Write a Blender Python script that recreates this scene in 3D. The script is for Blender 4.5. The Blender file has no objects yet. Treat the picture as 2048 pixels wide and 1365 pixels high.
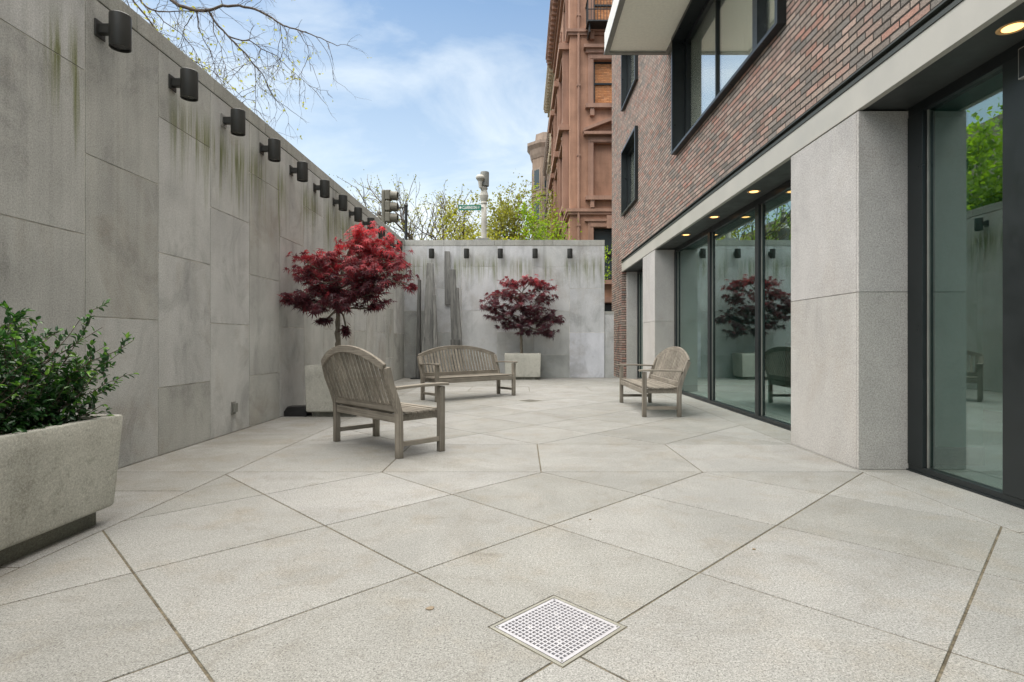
import bpy, math, random
import numpy as np
from mathutils import Vector, Matrix
R = math.radians
S = bpy.context.scene
C = S.collection

# ------------------------------------------------------------------ camera
CAMH, F = 1.1, 1115.0            # eye height (m), focal length in px of a 2048 wide frame
cd = bpy.data.cameras.new('camera'); cam = bpy.data.objects.new('camera', cd); C.objects.link(cam)
cam.location = (0, 0, CAMH); cam.rotation_euler = (R(90), 0, 0)
cd.sensor_width = 36; cd.lens = F / 2048 * 36
cd.shift_x = -20 / 2048; cd.shift_y = -1.5 / 2048
cd.clip_end = 2000; cd.clip_start = 0.02
S.camera = cam

# ------------------------------------------------------------------ light
SUN_DIR = Vector((-0.24, -0.05, 0.90)).normalized()      # towards the sun
EL = math.asin(SUN_DIR.z); AZ = math.atan2(SUN_DIR.x, SUN_DIR.y)
w = bpy.data.worlds.new("World"); S.world = w; w.use_nodes = True
nt = w.node_tree; nt.nodes.clear()
out = nt.nodes.new('ShaderNodeOutputWorld'); bg = nt.nodes.new('ShaderNodeBackground')
sky = nt.nodes.new('ShaderNodeTexSky'); sky.sky_type = 'NISHITA'; sky.sun_disc = False
sky.sun_elevation = EL; sky.sun_rotation = AZ; sky.air_density = 1.15; sky.dust_density = 1.2; sky.ozone_density = 2.2
tc = nt.nodes.new('ShaderNodeTexCoord'); mp = nt.nodes.new('ShaderNodeMapping')
mp.inputs['Scale'].default_value = (1.1, 1.0, 2.6); mp.inputs['Rotation'].default_value = (0.2, 0.5, 0.3)
no = nt.nodes.new('ShaderNodeTexNoise'); no.inputs['Scale'].default_value = 2.3; no.inputs['Detail'].default_value = 9
no.inputs['Roughness'].default_value = 0.58; no.inputs['Distortion'].default_value = 0.5
rp = nt.nodes.new('ShaderNodeValToRGB'); rp.color_ramp.elements[0].position = 0.43; rp.color_ramp.elements[1].position = 0.84
rp.color_ramp.elements[1].color = (.8, .8, .8, 1)
sx = nt.nodes.new('ShaderNodeSeparateXYZ'); hz = nt.nodes.new('ShaderNodeMapRange')
hz.inputs['From Min'].default_value = 0.55; hz.inputs['From Max'].default_value = 0.12
hz.inputs['To Min'].default_value = 0.0; hz.inputs['To Max'].default_value = 0.55
mxf = nt.nodes.new('ShaderNodeMath'); mxf.operation = 'ADD'; mxf.use_clamp = True
mx = nt.nodes.new('ShaderNodeMix'); mx.data_type = 'RGBA'
L = nt.links.new
L(tc.outputs['Generated'], mp.inputs[0]); L(mp.outputs[0], no.inputs['Vector']); L(no.outputs[0], rp.inputs[0])
L(tc.outputs['Generated'], sx.inputs[0]); L(sx.outputs[2], hz.inputs[0])
L(rp.outputs[0], mxf.inputs[0]); L(hz.outputs[0], mxf.inputs[1])
st_ = nt.nodes.new('ShaderNodeMix'); st_.data_type = 'RGBA'; st_.blend_type = 'MULTIPLY'; st_.inputs[0].default_value = 1; st_.inputs[7].default_value = (1.0,1.09,1.06,1)
L(sky.outputs[0], st_.inputs[6]); L(mxf.outputs[0], mx.inputs[0]); L(st_.outputs[2], mx.inputs[6]); mx.inputs[7].default_value = (6.6, 7.0, 7.1, 1)
L(mx.outputs[2], bg.inputs[0]); bg.inputs[1].default_value = 0.075; L(bg.outputs[0], out.inputs[0])
sl = bpy.data.lights.new('sun', 'SUN'); sl.energy = 3.9; sl.angle = R(98); sl.color = (1, .93, .82)
so = bpy.data.objects.new('sun', sl); C.objects.link(so)
so.rotation_euler = SUN_DIR.to_track_quat('Z', 'Y').to_euler()
S.view_settings.view_transform = 'Standard'; S.view_settings.look = 'None'
S.view_settings.gamma = 1; S.view_settings.exposure = 1.2
S.cycles.max_bounces = 8; S.cycles.transparent_max_bounces = 16; S.cycles.glossy_bounces = 4

# ------------------------------------------------------------------ mesh helpers
class MB:
    def __init__(s): s.v = []; s.f = []; s.t = []
    def add(s, vs, fs, t=0.5):
        n = len(s.v); s.v += [tuple(p) for p in vs]; s.f += [tuple(i + n for i in f) for f in fs]; s.t += [t] * len(fs); return s
    def box(s, x0, x1, y0, y1, z0, z1, t=0.5):
        return s.add([(x0,y0,z0),(x1,y0,z0),(x1,y1,z0),(x0,y1,z0),(x0,y0,z1),(x1,y0,z1),(x1,y1,z1),(x0,y1,z1)],
              [(0,3,2,1),(4,5,6,7),(0,1,5,4),(1,2,6,5),(2,3,7,6),(3,0,4,7)], t)
    def sweep(s, pts, w, h, side, t=0.5):
        """rectangular section w (along side) x h swept along pts"""
        side = Vector(side).normalized(); vs = []; fs = []
        pts = [Vector(p) for p in pts]; n = len(pts)
        for i, p in enumerate(pts):
            d = (pts[min(i+1, n-1)] - pts[max(i-1, 0)]).normalized(); u = side.cross(d).normalized()
            for a, b in ((-1,-1),(1,-1),(1,1),(-1,1)): vs.append(p + side * (a*w/2) + u * (b*h/2))
        for i in range(n-1):
            for k in range(4): fs.append((i*4+k, i*4+(k+1)%4, (i+1)*4+(k+1)%4, (i+1)*4+k))
        fs.append((3,2,1,0)); m = (n-1)*4; fs.append((m,m+1,m+2,m+3))
        return s.add(vs, fs, t)
    def tube(s, pts, radii, n=6, t=0.5, cap=True):
        pts = [Vector(p) for p in pts]; vs = []; fs = []; m = len(pts)
        if isinstance(radii, (int, float)): radii = [radii]*m
        ref = Vector((0.31, 0.17, 0.93)).normalized()
        for i, p in enumerate(pts):
            d = pts[min(i+1, m-1)] - pts[max(i-1, 0)]
            if d.length < 1e-9: d = Vector((0,0,1))
            d.normalize(); rf = ref if abs(d.dot(ref)) < .95 else Vector((1,0,0))
            a = d.cross(rf).normalized(); b = d.cross(a)
            for k in range(n):
                an = 2*math.pi*k/n; vs.append(p + (a*math.cos(an) + b*math.sin(an))*radii[i])
        for i in range(m-1):
            for k in range(n): fs.append((i*n+k, (i+1)*n+k, (i+1)*n+(k+1)%n, i*n+(k+1)%n))
        if cap: fs.append(tuple(range(n))); fs.append(tuple(reversed(range((m-1)*n, m*n))))
        return s.add(vs, fs, t)
    def lathe(s, prof, c=(0,0), n=20, t=0.5):
        vs = []; fs = []
        for r, z in prof:
            for k in range(n):
                a = 2*math.pi*k/n; vs.append((c[0]+r*math.cos(a), c[1]+r*math.sin(a), z))
        for i in range(len(prof)-1):
            for k in range(n): fs.append((i*n+k, i*n+(k+1)%n, (i+1)*n+(k+1)%n, (i+1)*n+k))
        fs.append(tuple(reversed(range(n)))); fs.append(tuple(range((len(prof)-1)*n, len(prof)*n)))
        return s.add(vs, fs, t)
    def prism(s, poly, y0, y1, t=0.5):
        """poly in XZ extruded along Y"""
        n = len(poly); vs = [(x, y0, z) for x, z in poly] + [(x, y1, z) for x, z in poly]
        fs = [tuple(range(n)), tuple(reversed(range(n, 2*n)))] + [(i, i+n, (i+1)%n+n, (i+1)%n) for i in range(n)]
        return s.add(vs, fs, t)
    def loft(s, rings, t=0.5, caps=True):
        n = len(rings[0]); vs = [p for r in rings for p in r]; fs = []
        for i in range(len(rings)-1):
            for k in range(n): fs.append((i*n+k, i*n+(k+1)%n, (i+1)*n+(k+1)%n, (i+1)*n+k))
        if caps: fs.append(tuple(reversed(range(n)))); fs.append(tuple(range((len(rings)-1)*n, len(rings)*n)))
        return s.add(vs, fs, t)
    def build(s, name, mat, parent=None, bevel=0, smooth=False, origin=None, fix=True):
        me = bpy.data.meshes.new(name)
        vs = s.v
        if origin is not None: vs = [(x-origin[0], y-origin[1], z-origin[2]) for x, y, z in vs]
        me.from_pydata(vs, [], s.f); me.update()
        if fix:
            import bmesh
            bm = bmesh.new(); bm.from_mesh(me); bmesh.ops.recalc_face_normals(bm, faces=bm.faces); bm.to_mesh(me); bm.free()
        a = me.attributes.new('tint', 'FLOAT', 'FACE'); a.data.foreach_set('value', s.t)
        me.materials.append(mat)
        o = bpy.data.objects.new(name, me); C.objects.link(o)
        if smooth: me.polygons.foreach_set('use_smooth', [True]*len(me.polygons))
        if bevel:
            b = o.modifiers.new('bevel', 'BEVEL'); b.width = bevel; b.segments = 2; b.limit_method = 'ANGLE'; b.angle_limit = R(40)
        if parent: o.parent = parent
        return o

def tag(o, label=None, cat=None, group=None, kind=None):
    if label: o['label'] = label
    if cat: o['category'] = cat
    if group: o['group'] = group
    if kind: o['kind'] = kind
    return o
def empty(name, loc=(0,0,0), rz=0, label=None, cat=None, group=None):
    o = bpy.data.objects.new(name, None); C.objects.link(o); o.location = loc; o.rotation_euler = (0,0,rz)
    o.empty_display_size = .1
    return tag(o, label, cat, group)
def copy_tree(o, parent=None):
    c = o.copy(); C.objects.link(c); c.parent = parent
    for ch in list(o.children): copy_tree(ch, c)
    return c
def W(u, v, Y):                       # photo pixel -> point at depth Y
    return Vector(((u-1044)*Y/F, Y, CAMH-(v-681)*Y/F))

def plane_grid(mb, axis, pos, u0, u1, z0, z1, holes, depth, t=0.5):
    """wall sheet on x=pos (axis 'x') or y=pos ('y') with holes [(ua,ub,za,zb)] whose reveals go `depth` inwards"""
    us = sorted({u0, u1, *[h[0] for h in holes], *[h[1] for h in holes]}); us = [u for u in us if u0 <= u <= u1]
    zs = sorted({z0, z1, *[h[2] for h in holes], *[h[3] for h in holes]}); zs = [z for z in zs if z0 <= z <= z1]
    P = (lambda u, z, d=0: (pos+d, u, z)) if axis == 'x' else (lambda u, z, d=0: (u, pos+d, z))
    for i in range(len(us)-1):
        for j in range(len(zs)-1):
            cu, cz = (us[i]+us[i+1])/2, (zs[j]+zs[j+1])/2
            if any(h[0] < cu < h[1] and h[2] < cz < h[3] for h in holes): continue
            mb.add([P(us[i], zs[j]), P(us[i+1], zs[j]), P(us[i+1], zs[j+1]), P(us[i], zs[j+1])], [(0,1,2,3)], t)
    for a, b, c, d in holes:
        q = [(a,c),(b,c),(b,d),(a,d)]
        for k in range(4):
            p, r = q[k], q[(k+1)%4]
            mb.add([P(*p), P(*r), P(*r, depth), P(*p, depth)], [(0,1,2,3)], t)

# ------------------------------------------------------------------ materials
class NT:
    def __init__(s, name):
        s.m = bpy.data.materials.new(name); s.m.use_nodes = True; s.n = s.m.node_tree.nodes; s.l = s.m.node_tree.links
        s.b = s.n['Principled BSDF']; s.out = s.n['Material Output']
        s.co = s.n.new('ShaderNodeTexCoord').outputs['Object']
    def _in(s, node, i, v):
        if isinstance(v, bpy.types.NodeSocket): s.l.new(v, node.inputs[i])
        elif v is not None: node.inputs[i].default_value = v
    def map(s, scale=(1,1,1), loc=(0,0,0), rot=(0,0,0), src=None):
        n = s.n.new('ShaderNodeMapping'); s.l.new(src or s.co, n.inputs[0])
        n.inputs['Scale'].default_value = scale; n.inputs['Location'].default_value = loc; n.inputs['Rotation'].default_value = rot
        return n.outputs[0]
    def noise(s, scale, detail=4, rough=.55, vec=None, dist=0):
        n = s.n.new('ShaderNodeTexNoise'); s.l.new(vec or s.co, n.inputs['Vector'])
        n.inputs['Scale'].default_value = scale; n.inputs['Detail'].default_value = detail
        n.inputs['Roughness'].default_value = rough; n.inputs['Distortion'].default_value = dist
        return n.outputs[0]
    def math(s, op, a, b=None, c=None, clamp=False):
        n = s.n.new('ShaderNodeMath'); n.operation = op; n.use_clamp = clamp
        s._in(n, 0, a); s._in(n, 1, b); s._in(n, 2, c); return n.outputs[0]
    def ramp(s, fac, stops):
        n = s.n.new('ShaderNodeValToRGB'); s.l.new(fac, n.inputs[0]); e = n.color_ramp.elements
        while len(e) < len(stops): e.new(0.5)
        for k, (p, c) in enumerate(stops):
            e[k].position = p; e[k].color = (*c, 1) if isinstance(c, tuple) else (c, c, c, 1)
        return n.outputs[0]
    def rng(s, v, a, b, c=0., d=1.):
        n = s.n.new('ShaderNodeMapRange'); s.l.new(v, n.inputs[0])
        for i, x in enumerate((a, b, c, d)): n.inputs[i+1].default_value = x
        return n.outputs[0]
    def mix(s, f, a, b, mode='MIX'):
        n = s.n.new('ShaderNodeMix'); n.data_type = 'RGBA'; n.blend_type = mode
        s._in(n, 0, f)
        for i, v in ((6, a), (7, b)):
            if isinstance(v, tuple): v = (*v, 1) if len(v) == 3 else v
            s._in(n, i, v)
        return n.outputs[2]
    def attr(s, name):
        n = s.n.new('ShaderNodeAttribute'); n.attribute_name = name; return n.outputs['Fac']
    def xyz(s, vec=None):
        n = s.n.new('ShaderNodeSeparateXYZ'); s.l.new(vec or s.co, n.inputs[0]); return n.outputs
    def comb(s, x, y, z):
        n = s.n.new('ShaderNodeCombineXYZ'); s._in(n,0,x); s._in(n,1,y); s._in(n,2,z); return n.outputs[0]
    def white(s, vec):
        n = s.n.new('ShaderNodeTexWhiteNoise'); n.noise_dimensions = '3D'; s.l.new(vec, n.inputs[0]); return n.outputs[0]
    def bump(s, h, strength=.3, dist=.01):
        n = s.n.new('ShaderNodeBump'); s.l.new(h, n.inputs['Height']); n.inputs['Strength'].default_value = strength
        n.inputs['Distance'].default_value = dist; s.l.new(n.outputs[0], s.b.inputs['Normal'])
    def fin(s, col=None, rough=.8, metal=0, spec=None):
        if col is not None:
            if isinstance(col, tuple): col = (*col, 1)
            s._in(s.b, 'Base Color', col)
        s._in(s.b, 'Roughness', rough); s.b.inputs['Metallic'].default_value = metal
        if spec is not None: s.b.inputs['Specular IOR Level'].default_value = spec
        return s.m

def plain(name, col, rough=.5, metal=0, var=.12, sc=6):
    n = NT(name); nz = n.noise(sc, 5)
    k = n.rng(nz, .3, .7, 1-var, 1+var)
    c = n.mix(1.0, col, n.comb(k, k, k), 'MULTIPLY')
    return n.fin(c, n.rng(nz, .3, .7, max(0, rough-.08), min(1, rough+.1)), metal)

def granite(name, lo, hi, tint_amt=.25, moss=0., streak_dark=.25, zt=3.9, cool=.3, sp=.22, bstr=.35, blotch=.16, scratch=0):
    """stone panels: per-slab tint, blotchy weathering, drip streaks and algae from the top"""
    n = NT(name); t0 = n.attr('tint'); va = n.n.new('ShaderNodeVectorMath'); va.operation = 'ADD'       # every slab cut from another bit of stone
    n.l.new(n.co, va.inputs[0]); n.l.new(n.comb(n.math('MULTIPLY', t0, 37.), n.math('MULTIPLY', t0, 53.), n.math('MULTIPLY', t0, 29.)), va.inputs[1]); sv = va.outputs[0]
    big = n.noise(.9, 6, .6, vec=sv, dist=.6); mid = n.noise(3.2, 6, .62, vec=n.map((1,1,.45), src=sv))
    fine = n.noise(85, 3, .8); fine2 = n.noise(260, 1, .5)
    t = n.attr('tint')
    f = n.math('ADD', n.math('MULTIPLY', n.rng(big, .3, .7), .55), n.math('MULTIPLY', n.rng(mid, .3, .7), .45))
    c = n.mix(f, lo, hi)
    tk = n.rng(t, 0, 1, 1-tint_amt, 1+tint_amt)
    c = n.mix(1.0, c, n.comb(tk, tk, n.math('MULTIPLY', tk, n.rng(t, 0, 1, .985, 1+cool*.10))), 'MULTIPLY')
    # dark blotches of damp
    bl = n.noise(1.3, 6, .7, vec=n.map((1,1,.7), (3.1,7.7,1.3), src=sv), dist=.9)
    bm_ = n.rng(bl, .52, .68, 0, blotch*2)
    c = n.mix(bm_, c, (.12,.12,.115))
    br = n.noise(1.1, 6, .7, vec=n.map((1,1,.8), (13.1,2.7,5.3), src=sv), dist=.5)
    c = n.mix(n.rng(br, .52, .70, 0, .34 if moss else .2), c, (.24,.19,.13))
    if scratch:
        sc_ = n.noise(26, 4, .7, dist=3.5); c = n.mix(n.rng(sc_, .58, .66, 0, scratch), c, (.70,.69,.62)); sd_ = n.noise(9, 6, .75, vec=n.map((1,1,1),(3,3,3))); c = n.mix(n.rng(sd_, .54, .70, 0, .5), c, (.19,.185,.15))
    z = n.xyz()[2]
    # vertical drip streaks
    st = n.noise(1.0, 5, .6, vec=n.map((5,5,.16), (0,0,0)), dist=.25)
    sm = n.math('MULTIPLY', n.rng(st, .54, .74, 0, 1), n.rng(z, zt-3.4, zt-.1, .1, 1.0))
    c = n.mix(n.math('MULTIPLY', sm, streak_dark, clamp=True), c, (.10,.10,.085))
    lt_ = n.noise(1.0, 4, .55, vec=n.map((6,6,.2), (17,9,2)), dist=.3)
    c = n.mix(n.math('MULTIPLY', n.rng(lt_, .56, .74, 0, .35), n.rng(z, 1.0, zt, .2, 1.0), clamp=True), c, (.56,.55,.50))
    if moss:
        # clumps of algae: narrow runs that start under the coping and fray out downwards
        clump = n.noise(1.0, 2, .5, vec=n.map((1.15,1.15,.12), (4.2,.8,.0)))
        run = n.noise(1.0, 4, .75, vec=n.map((11,11,.35), (2,5,1)), dist=.15)
        ln = n.noise(1.0, 3, .7, vec=n.map((7,7,.0), (8.,3.,0)))
        z0 = n.rng(ln, .32, .68, zt-1.6, zt-.55)
        body = n.math('MULTIPLY', n.rng(n.math('SUBTRACT', z, z0), -.05, .45), n.rng(z, zt-.28, zt-.62, 0, 1))
        mm = n.math('MULTIPLY', n.math('MULTIPLY', n.rng(run, .43, .55), n.rng(n.math('ADD', clump, n.rng(n.xyz()[1], -3.6, -2.2, -.03, .09)), .46, .54)), body)
        c = n.mix(n.math('MULTIPLY', mm, moss, clamp=True), c, n.mix(n.rng(run, .5, .7), (.16,.175,.05), (.075,.09,.018)))
    k = n.math('MULTIPLY', n.rng(fine, .35, .65, 1-sp, 1+sp), n.rng(fine2, .3, .7, 1-sp*.7, 1+sp*.7))
    c = n.mix(1.0, c, n.comb(k,k,k), 'MULTIPLY')
    n.bump(n.math('ADD', fine, n.math('MULTIPLY', mid, .6)), bstr, .004)
    return n.fin(c, .85, spec=.25)

M = {}
M['wall_left'] = granite('weathered_granite', (.32,.32,.302), (.53,.53,.50), .09, .85, .36, blotch=.20)
M['wall_back'] = granite('grey_granite', (.38,.388,.372), (.59,.595,.562), .27, .65, .4, cool=1.2)
M['column'] = granite('pale_granite', (.335,.325,.30), (.425,.41,.38), .08, 0, .16, cool=.6, sp=.26, blotch=.09)
M['coping'] = granite('coping_stone', (.26,.26,.235), (.42,.42,.385), .12, 0, .3, sp=.2)
M['planter'] = granite('cast_stone', (.36,.355,.31), (.53,.52,.46), .1, 0, .25, zt=.7, sp=.2, blotch=.12, scratch=.45)
M['planter_foot'] = granite('stained_shadowed_foot', (.10,.10,.08), (.20,.195,.16), .1, 0, .2, zt=.7)  # mossy stain and contact shadow under the tub, both put into this dark colour

def pav():
    n = NT('granite_paving'); t = n.attr('tint')
    va = n.n.new('ShaderNodeVectorMath'); va.operation = 'ADD'
    n.l.new(n.co, va.inputs[0]); n.l.new(n.comb(n.math('MULTIPLY', t, 37.), n.math('MULTIPLY', t, 53.), 0.0), va.inputs[1]); sv = va.outputs[0]
    big = n.noise(.55, 6, .6, vec=sv, dist=.5); mid = n.noise(2.4, 6, .65); sp = n.noise(150, 3, .9); sp2 = n.noise(60, 3, .7)
    c = n.mix(n.rng(big, .3, .7), (.25,.248,.234), (.33,.326,.308))
    tk = n.rng(t, 0, 1, .90, 1.08); c = n.mix(1.0, c, n.comb(tk, tk, n.math('MULTIPLY', tk, n.rng(t,0,1,.975,1.01))), 'MULTIPLY')
    c = n.mix(n.rng(mid, .52, .74, 0, .40), c, (.27,.225,.16))
    for i, (sc_, lo, hi, am, col) in enumerate(((1.1,.50,.70,.48,(.19,.175,.145)), (2.9,.55,.70,.38,(.17,.15,.12)), (.7,.50,.66,.30,(.40,.39,.365)), (5.5,.58,.72,.25,(.15,.14,.12)))):
        q = n.noise(sc_, 7, .72, vec=n.map((1,1,1),(9*i+3,14-i,i), src=(sv if i % 2 else n.co)), dist=1.3); c = n.mix(n.rng(q, lo, hi, 0, am), c, col)
    k = n.math('MULTIPLY', n.rng(sp, .36, .60, .50, 1.30), n.rng(sp2, .35, .65, .86, 1.12)); c = n.mix(1.0, c, n.comb(k,k,k), 'MULTIPLY')
    fl = n.noise(130, 2, .6, vec=n.map((1,1,1),(5,2,8))); c = n.mix(n.rng(fl, .60, .66, 0, .85), c, (.085,.08,.075))
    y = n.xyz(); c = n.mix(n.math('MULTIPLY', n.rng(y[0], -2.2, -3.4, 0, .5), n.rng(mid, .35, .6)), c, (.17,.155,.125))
    n.bump(n.math('ADD', sp, n.math('MULTIPLY', mid, .5)), .35, .003)
    return n.fin(c, n.rng(mid, .3, .7, .62, .82), spec=.3)
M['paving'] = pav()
def jointm():
    n = NT('mossy_joint'); z = n.noise(7, 5, .7); f = n.noise(60, 3)
    c = n.mix(n.rng(z, .4, .62), (.085,.07,.045), (.17,.145,.10)); k = n.rng(f,.3,.7,.5,1.4)
    return n.fin(n.mix(1.0, c, n.comb(k,k,k), 'MULTIPLY'), .95)
M['joint'] = jointm()
M['mortar'] = plain('pale_mortar', (.52,.50,.45), .9, 0, .6, 4)

def brick(name, cols, bw=.215, bh=.068, mort=(.040,.035,.030), axis='y', jz=.0062):
    n = NT(name); x = n.xyz(); wob = n.noise(2.2, 3); wobs = n.math('MULTIPLY', n.math('SUBTRACT', wob, .5), .010)
    z = n.math('ADD', x[2], wobs)
    h = x[1] if axis == 'y' else x[0]
    row = n.math('FLOOR', n.math('DIVIDE', z, bh))
    rj = n.white(n.comb(row, 3.3, 7.1))
    off = n.math('ADD', n.math('MULTIPLY', n.math('MODULO', n.math('ADD', row, 200), 2), .5), n.math('MULTIPLY', rj, .12))
    hu = n.math('ADD', n.math('DIVIDE', h, bw), off); col = n.math('FLOOR', hu)
    r1 = n.white(n.comb(row, col, 1.7)); r2 = n.white(n.comb(col, row, 9.2))
    fz = n.math('FRACT', n.math('DIVIDE', z, bh)); fh = n.math('FRACT', hu)
    ez = n.math('MULTIPLY', n.math('MINIMUM', fz, n.math('SUBTRACT', 1.0, fz)), bh)
    eh = n.math('MULTIPLY', n.math('MINIMUM', fh, n.math('SUBTRACT', 1.0, fh)), bw)
    rag = n.math('MULTIPLY', n.math('SUBTRACT', n.noise(60, 3, .7), .5), .008)
    e = n.math('ADD', n.math('MINIMUM', n.math('SUBTRACT', ez, jz), n.math('SUBTRACT', eh, .002)), rag)
    m = n.rng(e, .0015, .0045)
    n_ = len(cols); c = n.ramp(r1, [(i/n_, cc) for i, cc in enumerate(cols)])
    n.n[-1] if False else None
    for nd in n.n:
        if nd.type == 'VALTORGB': nd.color_ramp.interpolation = 'CONSTANT'
    k = n.rng(r2, 0, 1, .78, 1.18); c = n.mix(1.0, c, n.comb(k,k,k), 'MULTIPLY')
    s = n.noise(38, 5, .75, vec=n.map((1,1,2.2))); k2 = n.rng(s, .3, .7, .6, 1.4); c = n.mix(1.0, c, n.comb(k2,k2,k2), 'MULTIPLY')
    g = n.noise(5, 5, .7); c = n.mix(n.rng(g, .5, .75, 0, .4), c, (.34,.30,.27))
    c = n.mix(m, mort, c)
    n.bump(n.math('ADD', m, n.math('MULTIPLY', s, .5)), .9, .012)
    return n.fin(c, .88, spec=.2)
BR = [(0.332, 0.215, 0.177), (0.305, 0.236, 0.199), (0.242, 0.207, 0.182), (0.343, 0.252, 0.213), (0.319, 0.229, 0.194), (0.274, 0.223, 0.191), (0.345, 0.2, 0.16), (0.298, 0.242, 0.206), (0.203, 0.183, 0.166), (0.336, 0.258, 0.215), (0.318, 0.214, 0.18)]
M['brick'] = brick('handmade_brick', BR)
M['brick_x'] = brick('handmade_brick_end', BR, axis='x')

def wood(name, axis):
    n = NT(name); sc = {'x': (1.5,90,90), 'y': (90,1.5,90), 'z': (90,90,1.5)}[axis]
    g = n.noise(1.0, 4, .55, vec=n.map(sc)); b = n.noise(5, 4); t = n.attr('tint')
    c = n.ramp(g, [(.25,(.14,.122,.098)), (.5,(.23,.205,.17)), (.75,(.32,.295,.25))])
    k = n.math('MULTIPLY', n.rng(b, .3, .7, .8, 1.15), n.rng(t, 0, 1, .82, 1.15)); c = n.mix(1.0, c, n.comb(k,k,k), 'MULTIPLY')
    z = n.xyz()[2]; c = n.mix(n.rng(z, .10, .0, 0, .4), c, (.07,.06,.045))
    n.bump(g, .2, .002); return n.fin(c, .85, spec=.2)
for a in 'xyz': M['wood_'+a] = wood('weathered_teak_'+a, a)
def timber():
    n = NT('silvered_timber'); g = n.noise(1.0, 7, .7, vec=n.map((16,16,1.3)), dist=1.4); t = n.attr('tint')
    c = n.ramp(g, [(.3,(.06,.062,.06)), (.5,(.19,.19,.18)), (.7,(.31,.305,.285))])
    k = n.rng(t, 0, 1, .5, 1.15); c = n.mix(1.0, c, n.comb(k,k,k), 'MULTIPLY'); n.bump(g, .6, .006); return n.fin(c, .85)
M['timber'] = timber()
M['dark_metal'] = plain('bronze_metal', (.028,.030,.030), .38, .3)
M['frame'] = plain('black_frame', (.014,.018,.019), .35, .2)
M['lamp_metal'] = plain('lamp_bronze', (.042,.043,.040), .42, .35)
M['lamp_grey'] = plain('lamp_plate_grey', (.30,.30,.28), .5, .2)
M['lens'] = plain('dark_lens', (.012,.012,.012), .25)
M['band'] = plain('painted_band', (.40,.385,.345), .45, 0, .08, 2)
M['flashing'] = plain('dark_flashing', (.035,.04,.035), .5)
M['soffit_dark'] = plain('dark_soffit', (.045,.05,.048), .5)
M['soffit_white'] = plain('stucco_soffit', (.82,.80,.70), .9, 0, .05, 20)
M['fascia'] = plain('white_fascia', (.66,.66,.63), .6, 0, .06)
M['interior'] = plain('interior_plaster', (.62,.64,.62), .8, 0, .04)
M['interior_floor'] = plain('interior_floor', (.38,.38,.36), .35)
M['base_dark'] = plain('dark_base', (.03,.03,.03), .5)
M['soil'] = plain('potting_soil', (.035,.026,.018), .95, 0, .5, 40)
M['black_plastic'] = plain('black_plastic', (.015,.015,.016), .35)
M['white_metal'] = plain('white_grate', (.47,.46,.48), .4, .1, .06, 30)
M['void'] = plain('drain_void', (.004,.004,.004), .9)
M['steel_rim'] = plain('steel_rim', (.33,.32,.27), .45, .4)
M['asphalt'] = plain('asphalt', (.05,.05,.052), .9, 0, .3, 50)
M['grey_metal'] = plain('grey_metal', (.22,.22,.20), .5, .3)
M['signal_metal'] = plain('signal_housing', (.13,.12,.09), .5)
M['lamp_pole'] = plain('pole_paint', (.42,.40,.35), .6, 0, .12)
M['sign_green'] = plain('sign_green', (.012,.16,.10), .4)
M['sign_white'] = plain('sign_white', (.75,.75,.72), .4)
def curtain():
    n = NT('sheer_curtain'); return n.fin((.90,.885,.80), .9)
M['curtain'] = curtain()
M['blind'] = brick('bamboo_blind', [(.55,.25,.11), (.62,.30,.14), (.48,.21,.09), (.58,.27,.12)], bw=.25, bh=.07, mort=(.36,.15,.07), axis='x')

def glass(name, refl, tint, rough=.0, trans=(1,1,1)):
    n = NT(name); n.n.remove(n.b)
    g = n.n.new('ShaderNodeBsdfGlossy'); g.inputs['Roughness'].default_value = rough; g.inputs['Color'].default_value = (*tint, 1)
    tr = n.n.new('ShaderNodeBsdfTransparent'); tr.inputs['Color'].default_value = (*trans, 1)
    ge = n.n.new('ShaderNodeNewGeometry'); vd = n.n.new('ShaderNodeVectorMath'); vd.operation = 'DOT_PRODUCT'
    n.l.new(ge.outputs['Incoming'], vd.inputs[0]); n.l.new(ge.outputs['Normal'], vd.inputs[1])
    sch = n.math('POWER', n.math('SUBTRACT', 1.0, n.math('ABSOLUTE', vd.outputs['Value'])), 5.0)   # Schlick, same from both sides
    f = n.math('MULTIPLY_ADD', sch, .9, refl, clamp=True)
    wv = n.noise(.9, 2); bp = n.n.new('ShaderNodeBump'); n.l.new(wv, bp.inputs['Height'])
    bp.inputs['Strength'].default_value = .05; bp.inputs['Distance'].default_value = .02; n.l.new(bp.outputs[0], g.inputs['Normal'])
    mxs = n.n.new('ShaderNodeMixShader'); n.l.new(f, mxs.inputs[0]); n.l.new(tr.outputs[0], mxs.inputs[1]); n.l.new(g.outputs[0], mxs.inputs[2])
    n.l.new(mxs.outputs[0], n.out.inputs[0]); return n.m
M['glass'] = glass('tinted_storefront_glass', .30, (.79,.93,.90), 0, (.50,.66,.63))
M['glass_up'] = glass('window_glass', .36, (.97,.98,.98), 0, (.93,.95,.93))
def darkpane():
    n = NT('dark_pane'); return n.fin((.03,.045,.05), .22, spec=.8)
M['pane'] = darkpane()
def emis(name, col, st):
    n = NT(name); n.b.inputs['Emission Color'].default_value = (*col, 1); n.b.inputs['Emission Strength'].default_value = st
    return n.fin(col, .5)
M['bulb'] = emis('warm_lamp', (1,.52,.17), 1.5)
M['lamp_trim'] = plain('lamp_reflector', (.75,.48,.22), .4, .2)

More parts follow.
